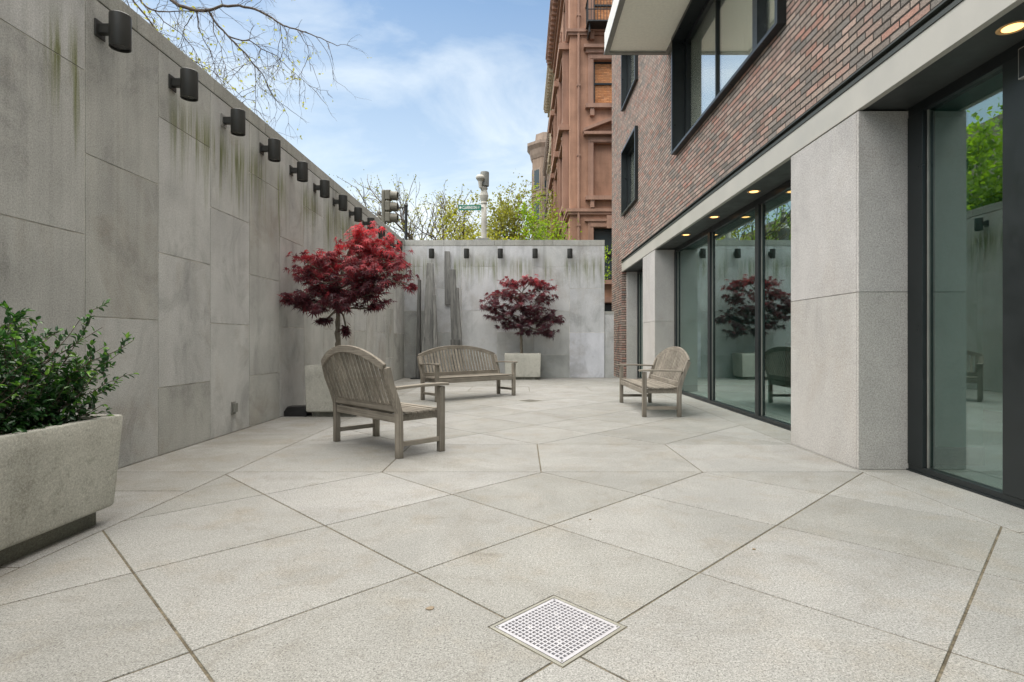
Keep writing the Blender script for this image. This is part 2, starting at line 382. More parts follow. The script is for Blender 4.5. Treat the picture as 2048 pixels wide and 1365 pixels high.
def leafmat(name, cols, trans, rough=.45, tw=.4, spec=.4):
    n = NT(name); t = n.attr('tint'); c = n.ramp(t, [(i/(len(cols)-1), cc) for i, cc in enumerate(cols)])
    n.fin(c, rough, spec=spec); tb = n.n.new('ShaderNodeBsdfTranslucent')
    cc = n.mix(1.0, c, (*trans, 1), 'MULTIPLY'); n.l.new(cc, tb.inputs[0])
    ms = n.n.new('ShaderNodeMixShader'); ms.inputs[0].default_value = tw
    n.l.new(n.b.outputs[0], ms.inputs[1]); n.l.new(tb.outputs[0], ms.inputs[2]); n.l.new(ms.outputs[0], n.out.inputs[0]); return n.m
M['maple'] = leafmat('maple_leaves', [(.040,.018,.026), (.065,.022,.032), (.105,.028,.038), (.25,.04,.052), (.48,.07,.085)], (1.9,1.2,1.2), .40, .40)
M['shrub'] = leafmat('holly_leaves', [(.012,.045,.016), (.022,.075,.020), (.04,.12,.024), (.09,.22,.03), (.20,.36,.05)], (1.2,1.5,.6), .28, .22, .6)
M['lime'] = leafmat('lime_leaves', [(.10,.16,.012), (.20,.30,.02), (.28,.38,.03)], (1.6,1.7,.7), .5, .5)
M['olive'] = leafmat('spring_leaves', [(.15,.15,.03), (.27,.28,.045), (.42,.42,.08)], (1.5,1.5,.8), .5, .45)
M['yellow'] = leafmat('yellow_leaves', [(.24,.25,.04), (.40,.39,.07)], (1.5,1.5,.8), .5, .5)
def bark(name, a, b):
    n = NT(name); g = n.noise(1., 5, .7, vec=n.map((30,30,7))); c = n.mix(n.rng(g,.3,.7), a, b); n.bump(g,.6,.006); return n.fin(c,.9)
M['bark'] = bark('maple_bark', (.10,.085,.06), (.24,.21,.165))
M['bark_dark'] = bark('twig_bark', (.055,.042,.032), (.13,.10,.075))
M['bark_pale'] = bark('pale_bark', (.22,.18,.14), (.38,.32,.27))
rng = random.Random(7)

# ------------------------------------------------------------------ ground and paving
XL, XR, XG, YB = -3.455, 2.86, 3.28, 16.35
g = MB(); g.add([(-900,-900,-.06),(900,-900,-.06),(900,900,-.06),(-900,900,-.06)], [(0,1,2,3)])
tag(g.build('ground', M['asphalt']), kind='structure', label='dark asphalt ground of the streets round the courtyard')

def clip(poly, a, bb, c):               # keep a*x+b*y<=c
    o = []
    for i in range(len(poly)):
        p, q = poly[i], poly[(i+1) % len(poly)]
        dp, dq = a*p[0]+bb*p[1]-c, a*q[0]+bb*q[1]-c
        if dp <= 0: o.append(p)
        if (dp < 0 < dq) or (dq < 0 < dp):
            t = dp/(dp-dq); o.append((p[0]+t*(q[0]-p[0]), p[1]+t*(q[1]-p[1])))
    return o
def area(p): return sum(p[i][0]*p[(i+1)%len(p)][1]-p[(i+1)%len(p)][0]*p[i][1] for i in range(len(p)))/2
def inset(poly, d):
    if area(poly) < 0: poly = poly[::-1]
    q = poly
    for i in range(len(poly)):
        p, r = poly[i], poly[(i+1) % len(poly)]; ex, ey = r[0]-p[0], r[1]-p[1]; l = math.hypot(ex, ey)
        if l < 1e-5: continue
        nx, ny = ey/l, -ex/l            # outward normal for ccw
        q = clip(q, nx, ny, nx*p[0]+ny*p[1]-d)
        if len(q) < 3: return q
    return q
GR = [(.137, 2.14, .268), (.145, 10.15, .245)]       # drain covers: centre and half diagonal
polys = [[(XL-.1,-5),(5.0,-5),(5.0,YB+1.6),(XL-.1,YB+1.6)]]
for gx, gy, hd in GR:
    nxt = []; s2 = .70710678
    for rest in polys:
        for sx_, sy_ in ((1,1),(-1,1),(-1,-1),(1,-1)):
            nx, ny = sx_*s2, sy_*s2; c0 = nx*gx+ny*gy+(hd-.008)*s2
            o_ = clip(rest, -nx, -ny, -c0)
            if len(o_) >= 3 and abs(area(o_)) > 1e-6: nxt.append(o_)
            rest = clip(rest, nx, ny, c0)
            if len(rest) < 3: break
    polys = nxt
b = MB()
for p in polys: b.add([(x,y,-.0032) for x, y in p], [tuple(range(len(p)))])
tag(b.build('paving_bed', M['joint'], fix=False), kind='structure', label='brown mossy joints between the paving slabs')
slabs = MB()
def slab(poly):
    if len(poly) < 3 or abs(area(poly)) < .004: return
    q = inset(poly, .0052)
    if len(q) < 3: return
    t = rng.random(); s2 = .70710678
    for gx, gy, hd in GR:               # cut the diamond of a drain out of the slab
        D = hd+.003; rest = q
        for sx_, sy_ in ((1,1),(-1,1),(-1,-1),(1,-1)):
            rest = clip(rest, sx_*s2, sy_*s2, s2*(sx_*gx+sy_*gy)+D*s2)
            if len(rest) < 3: break
        if len(rest) < 3 or abs(area(rest)) < 1e-5: continue
        rest = q
        for sx_, sy_ in ((1,1),(-1,1),(-1,-1),(1,-1)):
            nx, ny = sx_*s2, sy_*s2; c0 = nx*gx+ny*gy+D*s2
            o_ = clip(rest, -nx, -ny, -c0)
            if len(o_) >= 3 and abs(area(o_)) > 1e-6:
                n = len(o_); slabs.add([(x,y,-.02) for x,y in o_]+[(x,y,0) for x,y in o_], [tuple(range(n,2*n))]+[(i,(i+1)%n,(i+1)%n+n,i+n) for i in range(n)], t)
            rest = clip(rest, nx, ny, c0)
            if len(rest) < 3: break
        return
    ch = inset(poly, .0068); n = len(q)
    if len(ch) == n:
        vs = [(x, y, -.02) for x, y in q] + [(x, y, -.0018) for x, y in q] + [(x, y, 0) for x, y in ch]
        fs = [tuple(range(2*n, 3*n))] + [(i, (i+1)%n, (i+1)%n+n, i+n) for i in range(n)] + [(i+n, (i+1)%n+n, (i+1)%n+2*n, i+2*n) for i in range(n)]
    else:
        vs = [(x, y, -.02) for x, y in q] + [(x, y, 0) for x, y in q]
        fs = [tuple(range(n, 2*n))] + [(i, (i+1)%n, (i+1)%n+n, i+n) for i in range(n)]
    slabs.add(vs, fs, t)
XB0, XB1 = -2.43, 2.84
def diag(y0, y1, ox, oy, x0=XB0, x1=XB1, h=.67):
    for i in range(-14, 15):
        for j in range(-14, 20):
            if (i+j) % 2 == 0: continue
            cx, cy = ox+h*i, oy+h*j
            p = [(cx-h,cy),(cx,cy-h),(cx+h,cy),(cx,cy+h)]
            for a, bb, c in ((1,0,x1),(-1,0,-x0),(0,1,y1),(0,-1,-y0)): p = clip(p, a, bb, c)
            slab(p)
def rect(x0, x1, y0, y1): slab([(x0,y0),(x1,y0),(x1,y1),(x0,y1)])
diag(-4, 4.66, .17, 3.31)
for xa, xb in ((XB0,-1.17),(-1.17,.16),(.16,1.51),(1.51,XB1)): rect(xa, xb, 4.66, 5.9)
diag(5.9, 12.0, .17, 5.9)
for xa, xb in ((XB0,-1.17),(-1.17,.16),(.16,1.51),(1.51,XB1)): rect(xa, xb, 12.0, 13.2)
diag(13.2, YB+1.4, .17, 13.2)
ys = [-4, -2.6, -1.3, 0, 1.35, 2.7, 4.07, 4.66, 5.9, 6.5, 7.85, 9.2, 10.5, 12.0, 13.2, 14.5, YB]
for a, c in zip(ys, ys[1:]): rect(XL, XB0, a, c)
ys = [-4, -2.2, -.9, .4, 1.85, 3.19, 4.66, 5.9, 7.24, 8.6, 9.9, 12.0, 13.2, 14.5, YB+1.4]
for a, c in zip(ys, ys[1:]): rect(XB1, XG+.1, a, c)
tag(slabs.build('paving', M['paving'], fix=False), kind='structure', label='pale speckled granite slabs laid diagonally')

# ------------------------------------------------------------------ courtyard walls
def panel_wall(axis, pos, cols, top, zt_even, zt_odd, mb, sgn, thick=.0085, gap=.0042, tints=None, start=0):
    for k, (a, c) in enumerate(zip(cols, cols[1:])):
        zs = [0] + (zt_even if (k+start) % 2 == 0 else zt_odd) + [top]
        for j, (z0, z1) in enumerate(zip(zs, zs[1:])):
            t = tints.get((k, j), .38+.3*rng.random()) if tints else rng.random()
            p0, p1 = sorted((pos, pos - sgn*thick)); z0_, z1_ = z0+gap, z1-gap
            if axis == 'x': mb.box(p0, p1, a+gap, c-gap, z0_, z1_, t)
            else: mb.box(a+gap, c-gap, p0, p1, z0_, z1_, t)
lw = empty('courtyard_wall', (XL, 8, 0), label='long weathered granite panel wall streaked with green algae along the left side', cat='wall')
core = MB(); core.box(XL-.32, XL-.0055, -3, YB+.32, -.05, 3.865)
core.build('wall_core', M['mortar'], lw, origin=(XL,8,0))
cols = [4.41+.885*i for i in range(-8, 14)]; cols[-1] = YB-.0
pm = MB(); panel_wall('x', XL, cols, 3.865, [1.29, 2.58], [.645, 1.935, 3.23], pm, 1, start=0)
pm.build('stone_panels', M['wall_left'], lw, bevel=.002, origin=(XL,8,0))
cp = MB()
for i in range(-4, 14): cp.box(XL-.34, XL+.004, max(-3,1.25*i+.003), min(YB+.32,1.25*(i+1)-.003), 3.872, 4.035, rng.random())
cp.build('coping', M['coping'], lw, bevel=.004, origin=(XL,8,0))

bw_ = empty('courtyard_wall', (0, YB, 0), label='grey granite panel wall across the far end of the courtyard', cat='wall')
core = MB(); core.box(XL+.0, 2.42, YB+.0055, YB+.32, -.05, 3.865); core.build('wall_core', M['mortar'], bw_, origin=(0,YB,0))
colsb = [XL+.002, -2.81, -1.77, -.726, .32, 1.39, 2.42]
tn = {(5,0): 1.0, (5,1): .6, (5,2): .55, (0,0): .12, (0,1): .05, (1,0): .2, (3,0): .3, (2,0): .45, (4,0): .22, (2,1): .5}
pm = MB(); panel_wall('y', YB, colsb, 3.865, [.67, 1.96, 3.25], [1.33, 2.62], pm, -1, tints=tn)
pm.build('stone_panels', M['wall_back'], bw_, bevel=.003, origin=(0,YB,0))
cp = MB(); e = [XL+.006, -2.3, -.81, 0.9, 2.425]
for a, c in zip(e, e[1:]): cp.box(a+.003, c-.003, YB-.004, YB+.34, 3.872, 4.04, rng.random())
cp.build('coping', M['coping'], bw_, bevel=.004, origin=(0,YB,0))
lo = empty('low_wall', (2.56, YB+.1, 0), label='short narrow blue-grey stone wall between the end wall and the brick pier', cat='wall')
pm = MB(); pm.box(2.428, 2.70, YB+.035, YB+.06+.2, 0, .667, .3); pm.box(2.428, 2.70, YB+.035, YB+.26, .674, 1.86, .45)
pm.build('stone_panels', M['wall_back'], lo, bevel=.003, origin=(2.56,YB+.1,0))
pm = MB(); pm.box(2.424, 2.71, YB+.03, YB+.27, 1.866, 1.95, .6); pm.build('coping', M['coping'], lo, bevel=.003, origin=(2.56,YB+.1,0))

# ------------------------------------------------------------------ wall lights
def wall_light():
    o = empty('wall_light', (0,0,0)); tag(o, 'x', 'wall light', 'black cylinder wall lights along the tops of the walls')
    b_ = MB(); b_.box(0, .012, -.055, .055, -.055, .085); b_.build('wall_plate', M['lamp_metal'], o, bevel=.003)
    b_ = MB(); b_.box(.0121, .105, -.028, .028, -.02, .055); b_.build('bracket', M['lamp_metal'], o, bevel=.003)
    b_ = MB(); cx = .172; r = .0775
    b_.lathe([(.001,.132),(r-.006,.136),(r,.130),(r,-.132),(r-.002,-.136),(r-.008,-.136),(r-.009,-.115),(.001,-.115)], (cx,0), 36)
    sh = b_.build('lamp_shade', M['lamp_metal'], o, smooth=True); m = sh.modifiers.new('e','EDGE_SPLIT'); m.split_angle = R(35)
    b_ = MB(); b_.lathe([(.001,-.123),(r-.010,-.123),(r-.010,-.1155),(.001,-.1155)], (cx,0), 28); b_.build('lens', M['lens'], o)
    return o
wl = wall_light(); first = True
names = ['nearest the camera, under the high branches', 'second from the camera', 'third from the camera, pale grey plate', 'fourth from the camera', 'fifth from the camera', 'sixth from the camera',
         'seventh from the camera, left of the maple top', 'eighth from the camera, just above the maple top', 'ninth from the camera, half hidden by the red maple', 'tenth from the camera, behind the maple tip', 'last but one before the far corner', 'last one before the far corner']
for i in range(12):
    o = wl if i == 0 else copy_tree(wl)
    o.location = (XL+.0005, 4.555+.945*i, 3.62); o['label'] = 'black cylinder light on left wall, ' + names[i]
    if i == 2:
        for ch in o.children:
            if ch.name.startswith('wall_plate'): ch.data = ch.data.copy(); ch.data.materials[0] = M['lamp_grey']; ch['label'] = 'pale grey wall plate'
nb = ['at the far left above the sculpture', 'right of the tall timber sculpture', 'middle one of the five', 'above the right side of the smaller maple', 'at the far right near the wall end']
for i, X in enumerate((-2.625, -1.61, -.63, .38, 1.39)):
    o = copy_tree(wl); o.location = (X, YB-.0005, 3.62); o.rotation_euler = (0,0,R(-90)); o['label'] = 'black cylinder light on the far end wall, ' + nb[i]

# ------------------------------------------------------------------ brick building on the right
bd = empty('brick_building', (XR, 8, 0), label='multicoloured brick building with pale stone columns and big dark framed glass along the right side', cat='building')
BO = (XR, 8, 0)
YE = 17.75; ZT = 12.0
WB = (6.05, 10.3, 4.55, 6.66); WS1 = (13.75, 15.65, 4.6, 6.37); WS2 = (13.75, 15.65, 7.55, 9.3); WU = (6.05, 10.3, 7.55, 9.6)
mb = MB(); plane_grid(mb, 'x', XR, -14, YE, 3.39, ZT, [WB, WS1, WS2, WU], .40)
mb.add([(XR,-14,ZT),(14,-14,ZT),(14,YE,ZT),(XR,YE,ZT)], [(0,1,2,3)])
mb.add([(14,-14,0),(14,YE,0),(14,YE,ZT),(14,-14,ZT)], [(0,1,2,3)])
mb.box(XR, XR+.35, 16.0, YE, -.02, 3.3899)
mb.build('brick_wall', M['brick'], bd, origin=BO, fix=False)
mb = MB(); mb.add([(XR+.35,YE,0),(14,YE,0),(14,YE,ZT),(XR+.35,YE,ZT),(XR,YE,3.39),(XR,YE,ZT),(XR+.35,YE,3.39)], [(0,1,2,3),(4,6,3,5)])
mb.add([(14,-14,0),(XR,-14,0),(XR,-14,ZT),(14,-14,ZT)], [(0,1,2,3)])
mb.build('brick_end', M['brick_x'], bd, origin=BO, fix=False); mb = MB()
mb.add([(XR-.0005,15.998,-.02),(XR+.13,15.998,-.02),(XR+.13,15.998,3.05),(XR-.0005,15.998,3.05)], [(0,1,2,3)])
mb.build('pier_face', M['brick_x'], bd, origin=BO, fix=False)
mb = MB(); mb.box(XR-.012, XR+.3, -4, 15.98, 3.30, 3.335); mb.box(XR+.02, XR+.3, -4, 15.98, 3.335, 3.3895); mb.box(XR-.022, XR+.3, -4, 15.98, 3.372, 3.386)
mb.build('flashing', M['flashing'], bd, origin=BO)
mb = MB(); mb.box(XR-.003, XR+.05, -4, 15.99, 3.062, 3.2995); mb.build('lintel_band', M['band'], bd, origin=BO, bevel=.002)
mb = MB(); mb.box(XR+.0505, XG+.12, -4, 15.99, 3.068, 3.12); mb.build('soffit', M['soffit_dark'], bd, origin=BO)

def column(x0, x1, y0, y1, zj, name='stone_column'):
    mb = MB(); g_ = .003
    mb.box(x0+.010, x1-.002, y0+.010, y1-.004, 0, 3.05, .5)
    c0 = mb.build(name, M['mortar'], bd, origin=BO)
    for z0, z1, t in ((0, zj, .35), (zj, 3.052, .6)):
        m2 = MB()
        m2.box(x0, x0+.03, y0+.0305, y1, z0+g_, z1-g_, t+.2)        # court face
        m2.box(x0+.002, x1, y0, y0+.0295, z0+g_, z1-g_, t)          # end face towards the camera
        m2.box(x0+.031, x1, y1-.03, y1-.0005, z0+g_, z1-g_, t)
        m2.build('stone_panel', M['column'], c0, origin=None, bevel=.002).location = (-BO[0], -BO[1], 0)
column(XR, XG+.10, 4.74, 5.93, 1.51)
column(XR, XG+.10, 12.0, 13.2, 1.51)
mb = MB(); mb.box(XR+.135, XG+.1, 15.86, 15.99, 0, 1.505, .3); mb.box(XR+.135, XG+.1, 15.86, 15.99, 1.511, 3.05, .6); mb.box(XR+.14, XG+.1, 15.87, 15.98, 1.50, 1.515, .1)
mb.build('stone_panel', M['column'], bd, origin=BO)

def storefront(y0, y1, mull, z1=3.067):
    f = MB(); x0, x1 = XG, XG+.09
    f.box(x0, x1, y0, y1, 0, .055); f.box(x0, x1, y0, y1, z1-.085, z1)
    f.box(x0-.02, x1, y0, y1, -.005, .012)
    for k, (a, c) in enumerate(mull): f.box(x0-.006, x1+.01, a, c, .0553, z1-.0853)
    fo = f.build('window_frame', M['frame'], bd, origin=BO, bevel=.003)
    for (a, c), (d, e_) in zip(mull, mull[1:]):
        p = MB(); p.box(x0+.040, x0+.048, c-.004, d+.004, .05, z1-.08)
        q = p.build('pane', M['glass'], fo)
        q.location = (-BO[0], -BO[1], 0)
        for yy in (c+.012, d-.012):                      # thin bright gasket line
            st = MB(); st.box(x0+.028, x0+.0395, yy-.006, yy+.006, .056, z1-.086)
            q = st.build('gasket', M['grey_metal'], fo); q.location = (-BO[0], -BO[1], 0)
storefront(5.935, 11.995, [(5.935,6.0),(7.72,7.84),(9.72,9.84),(11.86,11.995)])
storefront(-3.5, 4.735, [(-3.5,-3.4),(-1.2,-1.08),(1.2,1.32),(3.42,3.80),(4.56,4.735)])
storefront(13.205, 15.855, [(13.205,13.3),(15.76,15.855)])
# interior
mb = MB()
mb.add([(XG+.1,-3.6,.001),(10,-3.6,.001),(10,15.9,.001),(XG+.1,15.9,.001)], [(0,1,2,3)]); mb.build('interior_floor', M['interior_floor'], bd, origin=BO, fix=False)
mb = MB(); mb.box(6.4, 6.5, -3.6, 15.9, 0, 3.06); mb.box(XG+.12, 6.4, 15.9, 15.98, 0, 3.06); mb.box(XG+.12, 6.4, -3.7, -3.6, 0, 3.06)
mb.box(XG+.12, 6.4, 11.99, 12.2, 0, 3.06); mb.box(XG+.102, 6.4, -3.6, 15.9, 3.07, 3.12); mb.box(XG+.25, 4.05, 4.9, 5.5, 0, 3.06)
mb.build('interior_wall', M['interior'], bd, origin=BO)
mb = MB(); mb.box(6.38, 6.399, -3.6, 11.98, .0, .14); mb.box(XG+.12, 6.38, 11.96, 11.985, 0, .14); mb.box(XG+.24, 4.06, 4.89, 5.51, .002, .16)
mb.build('skirting', M['base_dark'], bd, origin=BO)
mb = MB(); mb.box(6.36, 6.395, 8.2, 10.4, .9, 2.3); mb.build('wall_picture', M['grey_metal'], bd, origin=BO)
# reception counter inside
mb = MB(); mb.box(5.0, 5.6, 8.4, 10.6, .0, 1.05); mb.build('counter', M['base_dark'], bd, origin=BO, bevel=.01)
# recessed ceiling lamps
for i, (x, y) in enumerate([(3.09, 3.51), (3.07, 7.38), (3.07, 8.9), (3.06, 10.4)]):
    d = MB(); n_ = 28
    for r0, r1, z0, z1 in ((.085,.072,3.0665,3.062),(.072,.055,3.062,3.0675)):
        ra = [(x+r0*math.cos(2*math.pi*k/n_), y+r0*math.sin(2*math.pi*k/n_), z0) for k in range(n_)]
        rb = [(x+r1*math.cos(2*math.pi*k/n_), y+r1*math.sin(2*math.pi*k/n_), z1) for k in range(n_)]
        d.loft([ra, rb], caps=False)
    o = d.build('ceiling_lamp', M['lamp_trim'], bd, origin=BO)
    d = MB(); d.lathe([(.056,3.0655),(.056,3.0672)], (x,y), 24); q = d.build('bulb', M['bulb'], o); q.location = (-BO[0], -BO[1], 0)
# upper windows
def up_window(rc, mulls, xo=.10, depth=.27, curt=True):
    a, c, z0, z1 = rc; f = MB(); t = .045; xa, xb = XR-xo, XR+.39
    f.box(xa, xb, a-.02, a+t, z0-.02, z1+.02); f.box(xa, xb, c-t, c+.02, z0-.02, z1+.02)
    f.box(xa+.001, xb, a+t, c-t, z0-.02, z0+.022); f.box(xa+.001, xb, a+t, c-t, z1-t, z1+.02)
    xg = XR-xo+depth
    for (m0, m1, q) in mulls: f.box(xg-.03-q, xg+.04, m0, m1, z0+.0223, z1-t-.0003)
    f.box(xg-.03, xg+.04, a+t+.0005, c-t-.0005, z0+.0225, z0+.07); f.box(xg-.03, xg+.04, a+t+.0005, c-t-.0005, z1-.13, z1-t-.0005)
    f.box(xg-.03, xg+.04, c-.11, c-t-.0006, z0+.071, z1-.131); f.box(xg-.03, xg+.04, a+t+.0006, a+.10, z0+.071, z1-.131)
    fo = f.build('window', M['frame'], bd, origin=BO)
    p = MB(); p.box(xg, xg+.008, a+.09, c-.10, z0+.06, z1-.12); q = p.build('pane', M['glass_up'], fo); q.location = (-BO[0], -BO[1], 0)
    if curt:
        cu = MB(); n_ = int((c-a)/.012); vs = []; fs = []
        for k in range(n_+1):
            y = a+.02+(c-a-.04)*k/n_; x = xg+.085+.026*math.sin(y*46+2*math.sin(y*7))+.012*math.sin(y*113)
            vs += [(x,y,z0+.03),(x,y,z1-.05)]
        fs = [(2*k,2*k+2,2*k+3,2*k+1) for k in range(n_)]
        cu.add(vs, fs); q = cu.build('curtain', M['curtain'], fo, smooth=True, fix=False); q.location = (-BO[0], -BO[1], 0)
    bk = MB(); bk.box(xg+.9, xg+.95, a-.8, c+.8, z0-.5, z1+.5); q = bk.build('room_back', M['interior'], fo); q.location = (-BO[0], -BO[1], 0)
up_window(WB, [(7.00,7.14,.05),(8.62,8.66,0)])
up_window(WS1, [], .08, .2); up_window(WS2, [], .08, .2); up_window(WU, [(7.00,7.14,.05),(8.62,8.66,0)])
# balcony overhead
bl = MB(); bl.box(1.67, XR-.003, -3, 10.79, 6.70, 6.80); o = bl.build('balcony_soffit', M['soffit_white'], bd, origin=BO)
bl = MB(); bl.box(1.606, 1.669, -3, 10.86, 6.684, 7.07); bl.box(1.669, XR-.003, 10.791, 10.86, 6.684, 7.07); bl.build('balcony_fascia', M['fascia'], bd, origin=BO)
bl = MB(); bl.box(1.595, 1.69, -3, 10.87, 6.66, 6.6835); bl.box(1.69, XR-.0035, 10.78, 10.87, 6.66, 6.6835); bl.box(XR-.075, XR-.0035, -3, 10.78, 6.655, 6.698)
bl.build('balcony_drip_edge', M['grey_metal'], bd, origin=BO)
bl = MB(); bl.box(1.61, XR-.004, -3, 10.85, 6.81, 7.05); bl.build('balcony_slab', M['fascia'], bd, origin=BO)
# small framed plate beside the entrance, cut by the frame of the photo
pl = empty('door_sign', (XG-.02, 3.58, 2.9), label='small dark plate with pale metal edge high on the entrance frame', cat='sign')
mb = MB(); mb.box(-.02, .011, -.14, .06, -.10, .10); mb.build('sign_edge', M['lamp_grey'], pl)
mb = MB(); mb.box(-.024, -.0201, -.132, .052, -.092, .092); mb.build('sign_plate', M['frame'], pl)

# ------------------------------------------------------------------ drain covers
def drain(gx, gy, hd, name_lab, white=True):
    o = empty('drain_cover', (gx, gy, 0), R(45), name_lab, 'drain cover')
    s = hd*math.sqrt(2)/2 - .004          # half side
    m = MB(); m.box(-s,s,-s,s,-.048,-.03); m.build('drain_pit', M['void'], o)
    m = MB(); r = .013
    m.box(-s,s,-s,-s+r,-.0295,.0008); m.box(-s,s,s-r,s,-.0295,.0008); m.box(-s,-s+r,-s+r,s-r,-.0295,.0008); m.box(s-r,s,-s+r,s-r,-.0295,.0008)
    m.build('rim', M['steel_rim'], o, bevel=.001)
    a = s-r-.003; N = 17; m = MB()
    pit = 2*(a-.012)/N; hole = pit*.68
    def solid(i, j):
        for ci, cj in ((8,8),(4,4),(12,4),(4,12),(12,12)):
            if abs(i-ci) <= .6 and abs(j-cj) <= .6: return True
        return False
    e = [-a]+[ -a+.012+pit*k+d for k in range(N) for d in ((pit-hole)/2, (pit+hole)/2)]+[a]
    for p in range(len(e)-1):
        for q in range(len(e)-1):
            if p % 2 == 1 and q % 2 == 1 and not solid((p-1)//2, (q-1)//2):
                x0,x1,y0,y1 = e[p],e[p+1],e[q],e[q+1]
                m.add([(x0,y0,.0),(x1,y0,.0),(x1,y1,.0),(x0,y1,.0),(x0,y0,-.008),(x1,y0,-.008),(x1,y1,-.008),(x0,y1,-.008)], [(0,1,5,4),(1,2,6,5),(2,3,7,6),(3,0,4,7)])
                continue
            m.add([(e[p],e[q],0),(e[p+1],e[q],0),(e[p+1],e[q+1],0),(e[p],e[q+1],0)], [(0,1,2,3)])
    m.build('grate', M['white_metal'] if white else M['dark_grate'], o, fix=False)
    m = MB()
    for sx_ in (-1,1):
        for sy_ in (-1,1): m.lathe([(.0045,.0),(.0045,.0016)], (sx_*(a-.008), sy_*(a-.008)), 10)
    for (cx, cy) in ((0,0),(-4*pit,-4*pit),(4*pit,-4*pit),(-4*pit,4*pit),(4*pit,4*pit)):
        m.lathe([(.0035,.0),(.0035,.0012)], (cx, cy), 12)
    m.build('screws', M['grey_metal'], o)
M['dark_grate'] = plain('dull_grate', (.20,.19,.16), .6, .3)
drain(GR[0][0], GR[0][1], GR[0][2], 'white square drain grate set diagonally in the foreground paving')
drain(GR[1][0], GR[1][1], GR[1][2], 'small dull grey drain grate far off in the paving right of the middle bench', white=False)

# ------------------------------------------------------------------ benches
def bench(loc, rz, Ln, n_slat, zend, zap, label, depth=.48):
    o = empty('garden_bench', (loc[0], loc[1], 0), rz, label, 'bench', 'weathered teak benches in the courtyard')
    h = Ln/2; lw_ = .062; yb = depth/2; yf = -depth/2; zs = .415
    for sx_ in (-1, 1):
        x = sx_*h
        m = MB(); m.sweep([(x,yb,0),(x,yb,.22),(x,yb+.004,.42),(x,yb+.045,.56),(x,yb+.10,.70),(x,yb+.135,zend)], lw_, .058, (1,0,0), rng.random()); m.build('leg', M['wood_z'], o, bevel=.005)
        m = MB(); m.box(x-lw_/2, x+lw_/2, yf-.03, yf+.03, 0, .645, rng.random()); m.build('leg', M['wood_z'], o, bevel=.005)
        m = MB(); m.sweep([(x,yb+.045,.655),(x,.0,.667),(x,yf-.02,.668),(x,yf-.075,.664)], .082, .026, (1,0,0), rng.random()); m.build('armrest', M['wood_y'], o, bevel=.006)
        m = MB(); m.box(x-.017, x+.017, yf+.03, yb-.029, .105, .15, rng.random()); m.build('stretcher', M['wood_y'], o, bevel=.004)
    m = MB(); a = h-.031
    m.box(-a, a, yf-.018, yf+.010, .325, .40, .5); m.box(-a, a, yb-.012, yb+.018, .325, .405, .4)
    for x in (-a+.018, 0, a-.018): m.box(x-.016, x+.016, yf+.0105, yb-.0125, .335, .398, .4)
    m.build('seat_frame', M['wood_x'], o, bevel=.004)
    m = MB(); ns = 7; w0 = (depth+.02)/ns
    for k in range(ns):
        y = yf-.012+w0*(k+.5); dip = -.012*math.sin(math.pi*(k+.5)/ns)
        m.box(-h-(.0 if 0 < k < ns-1 else -.033), h-(.0 if 0 < k < ns-1 else .033), y-w0/2+.006, y+w0/2-.006, .4003+dip+.012, .4203+dip+.012, rng.random())
    m.build('seat', M['wood_x'], o, bevel=.003)
    # back rest
    def by(z): return yb+.004+ (z-.42)*.36 if z > .42 else yb
    m = MB(); m.box(-a, a, yb+.0, yb+.032, .43, .50, .5); bo = m.build('backrest', M['wood_x'], o, bevel=.004)
    m = MB(); pts = []
    for k in range(25):
        x = -h+2*h*k/24; s_ = x/h; z = zend + (zap-zend)*(1-abs(s_)**2.2); pts.append((x, by(z)+.0, z))
    m.sweep(pts, .034, .072, (0,1,.0), .6); m.build('top_rail', M['wood_x'], bo, bevel=.006)
    m = MB()
    for k in range(n_slat):
        x = -a + (k+.5)*2*a/n_slat; s_ = x/h; zt_ = zend+(zap-zend)*(1-abs(s_)**2.2)-.03
        m.sweep([(x, by(.49)+.012, .495), (x, by((.5+zt_)/2)+.010, (.5+zt_)/2), (x, by(zt_)+.002, zt_)], min(.054, 1.22*a/n_slat), .013, (1,0,0), rng.random())
    m.build('back_slats', M['wood_z'], bo, bevel=.002)
    return o
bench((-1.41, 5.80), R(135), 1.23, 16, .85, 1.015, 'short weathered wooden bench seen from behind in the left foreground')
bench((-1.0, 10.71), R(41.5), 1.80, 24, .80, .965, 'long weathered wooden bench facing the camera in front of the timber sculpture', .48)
bench((2.005, 8.92), R(-90), 1.84, 24, .79, .965, 'long weathered wooden bench beside the storefront glass on the right', .50)

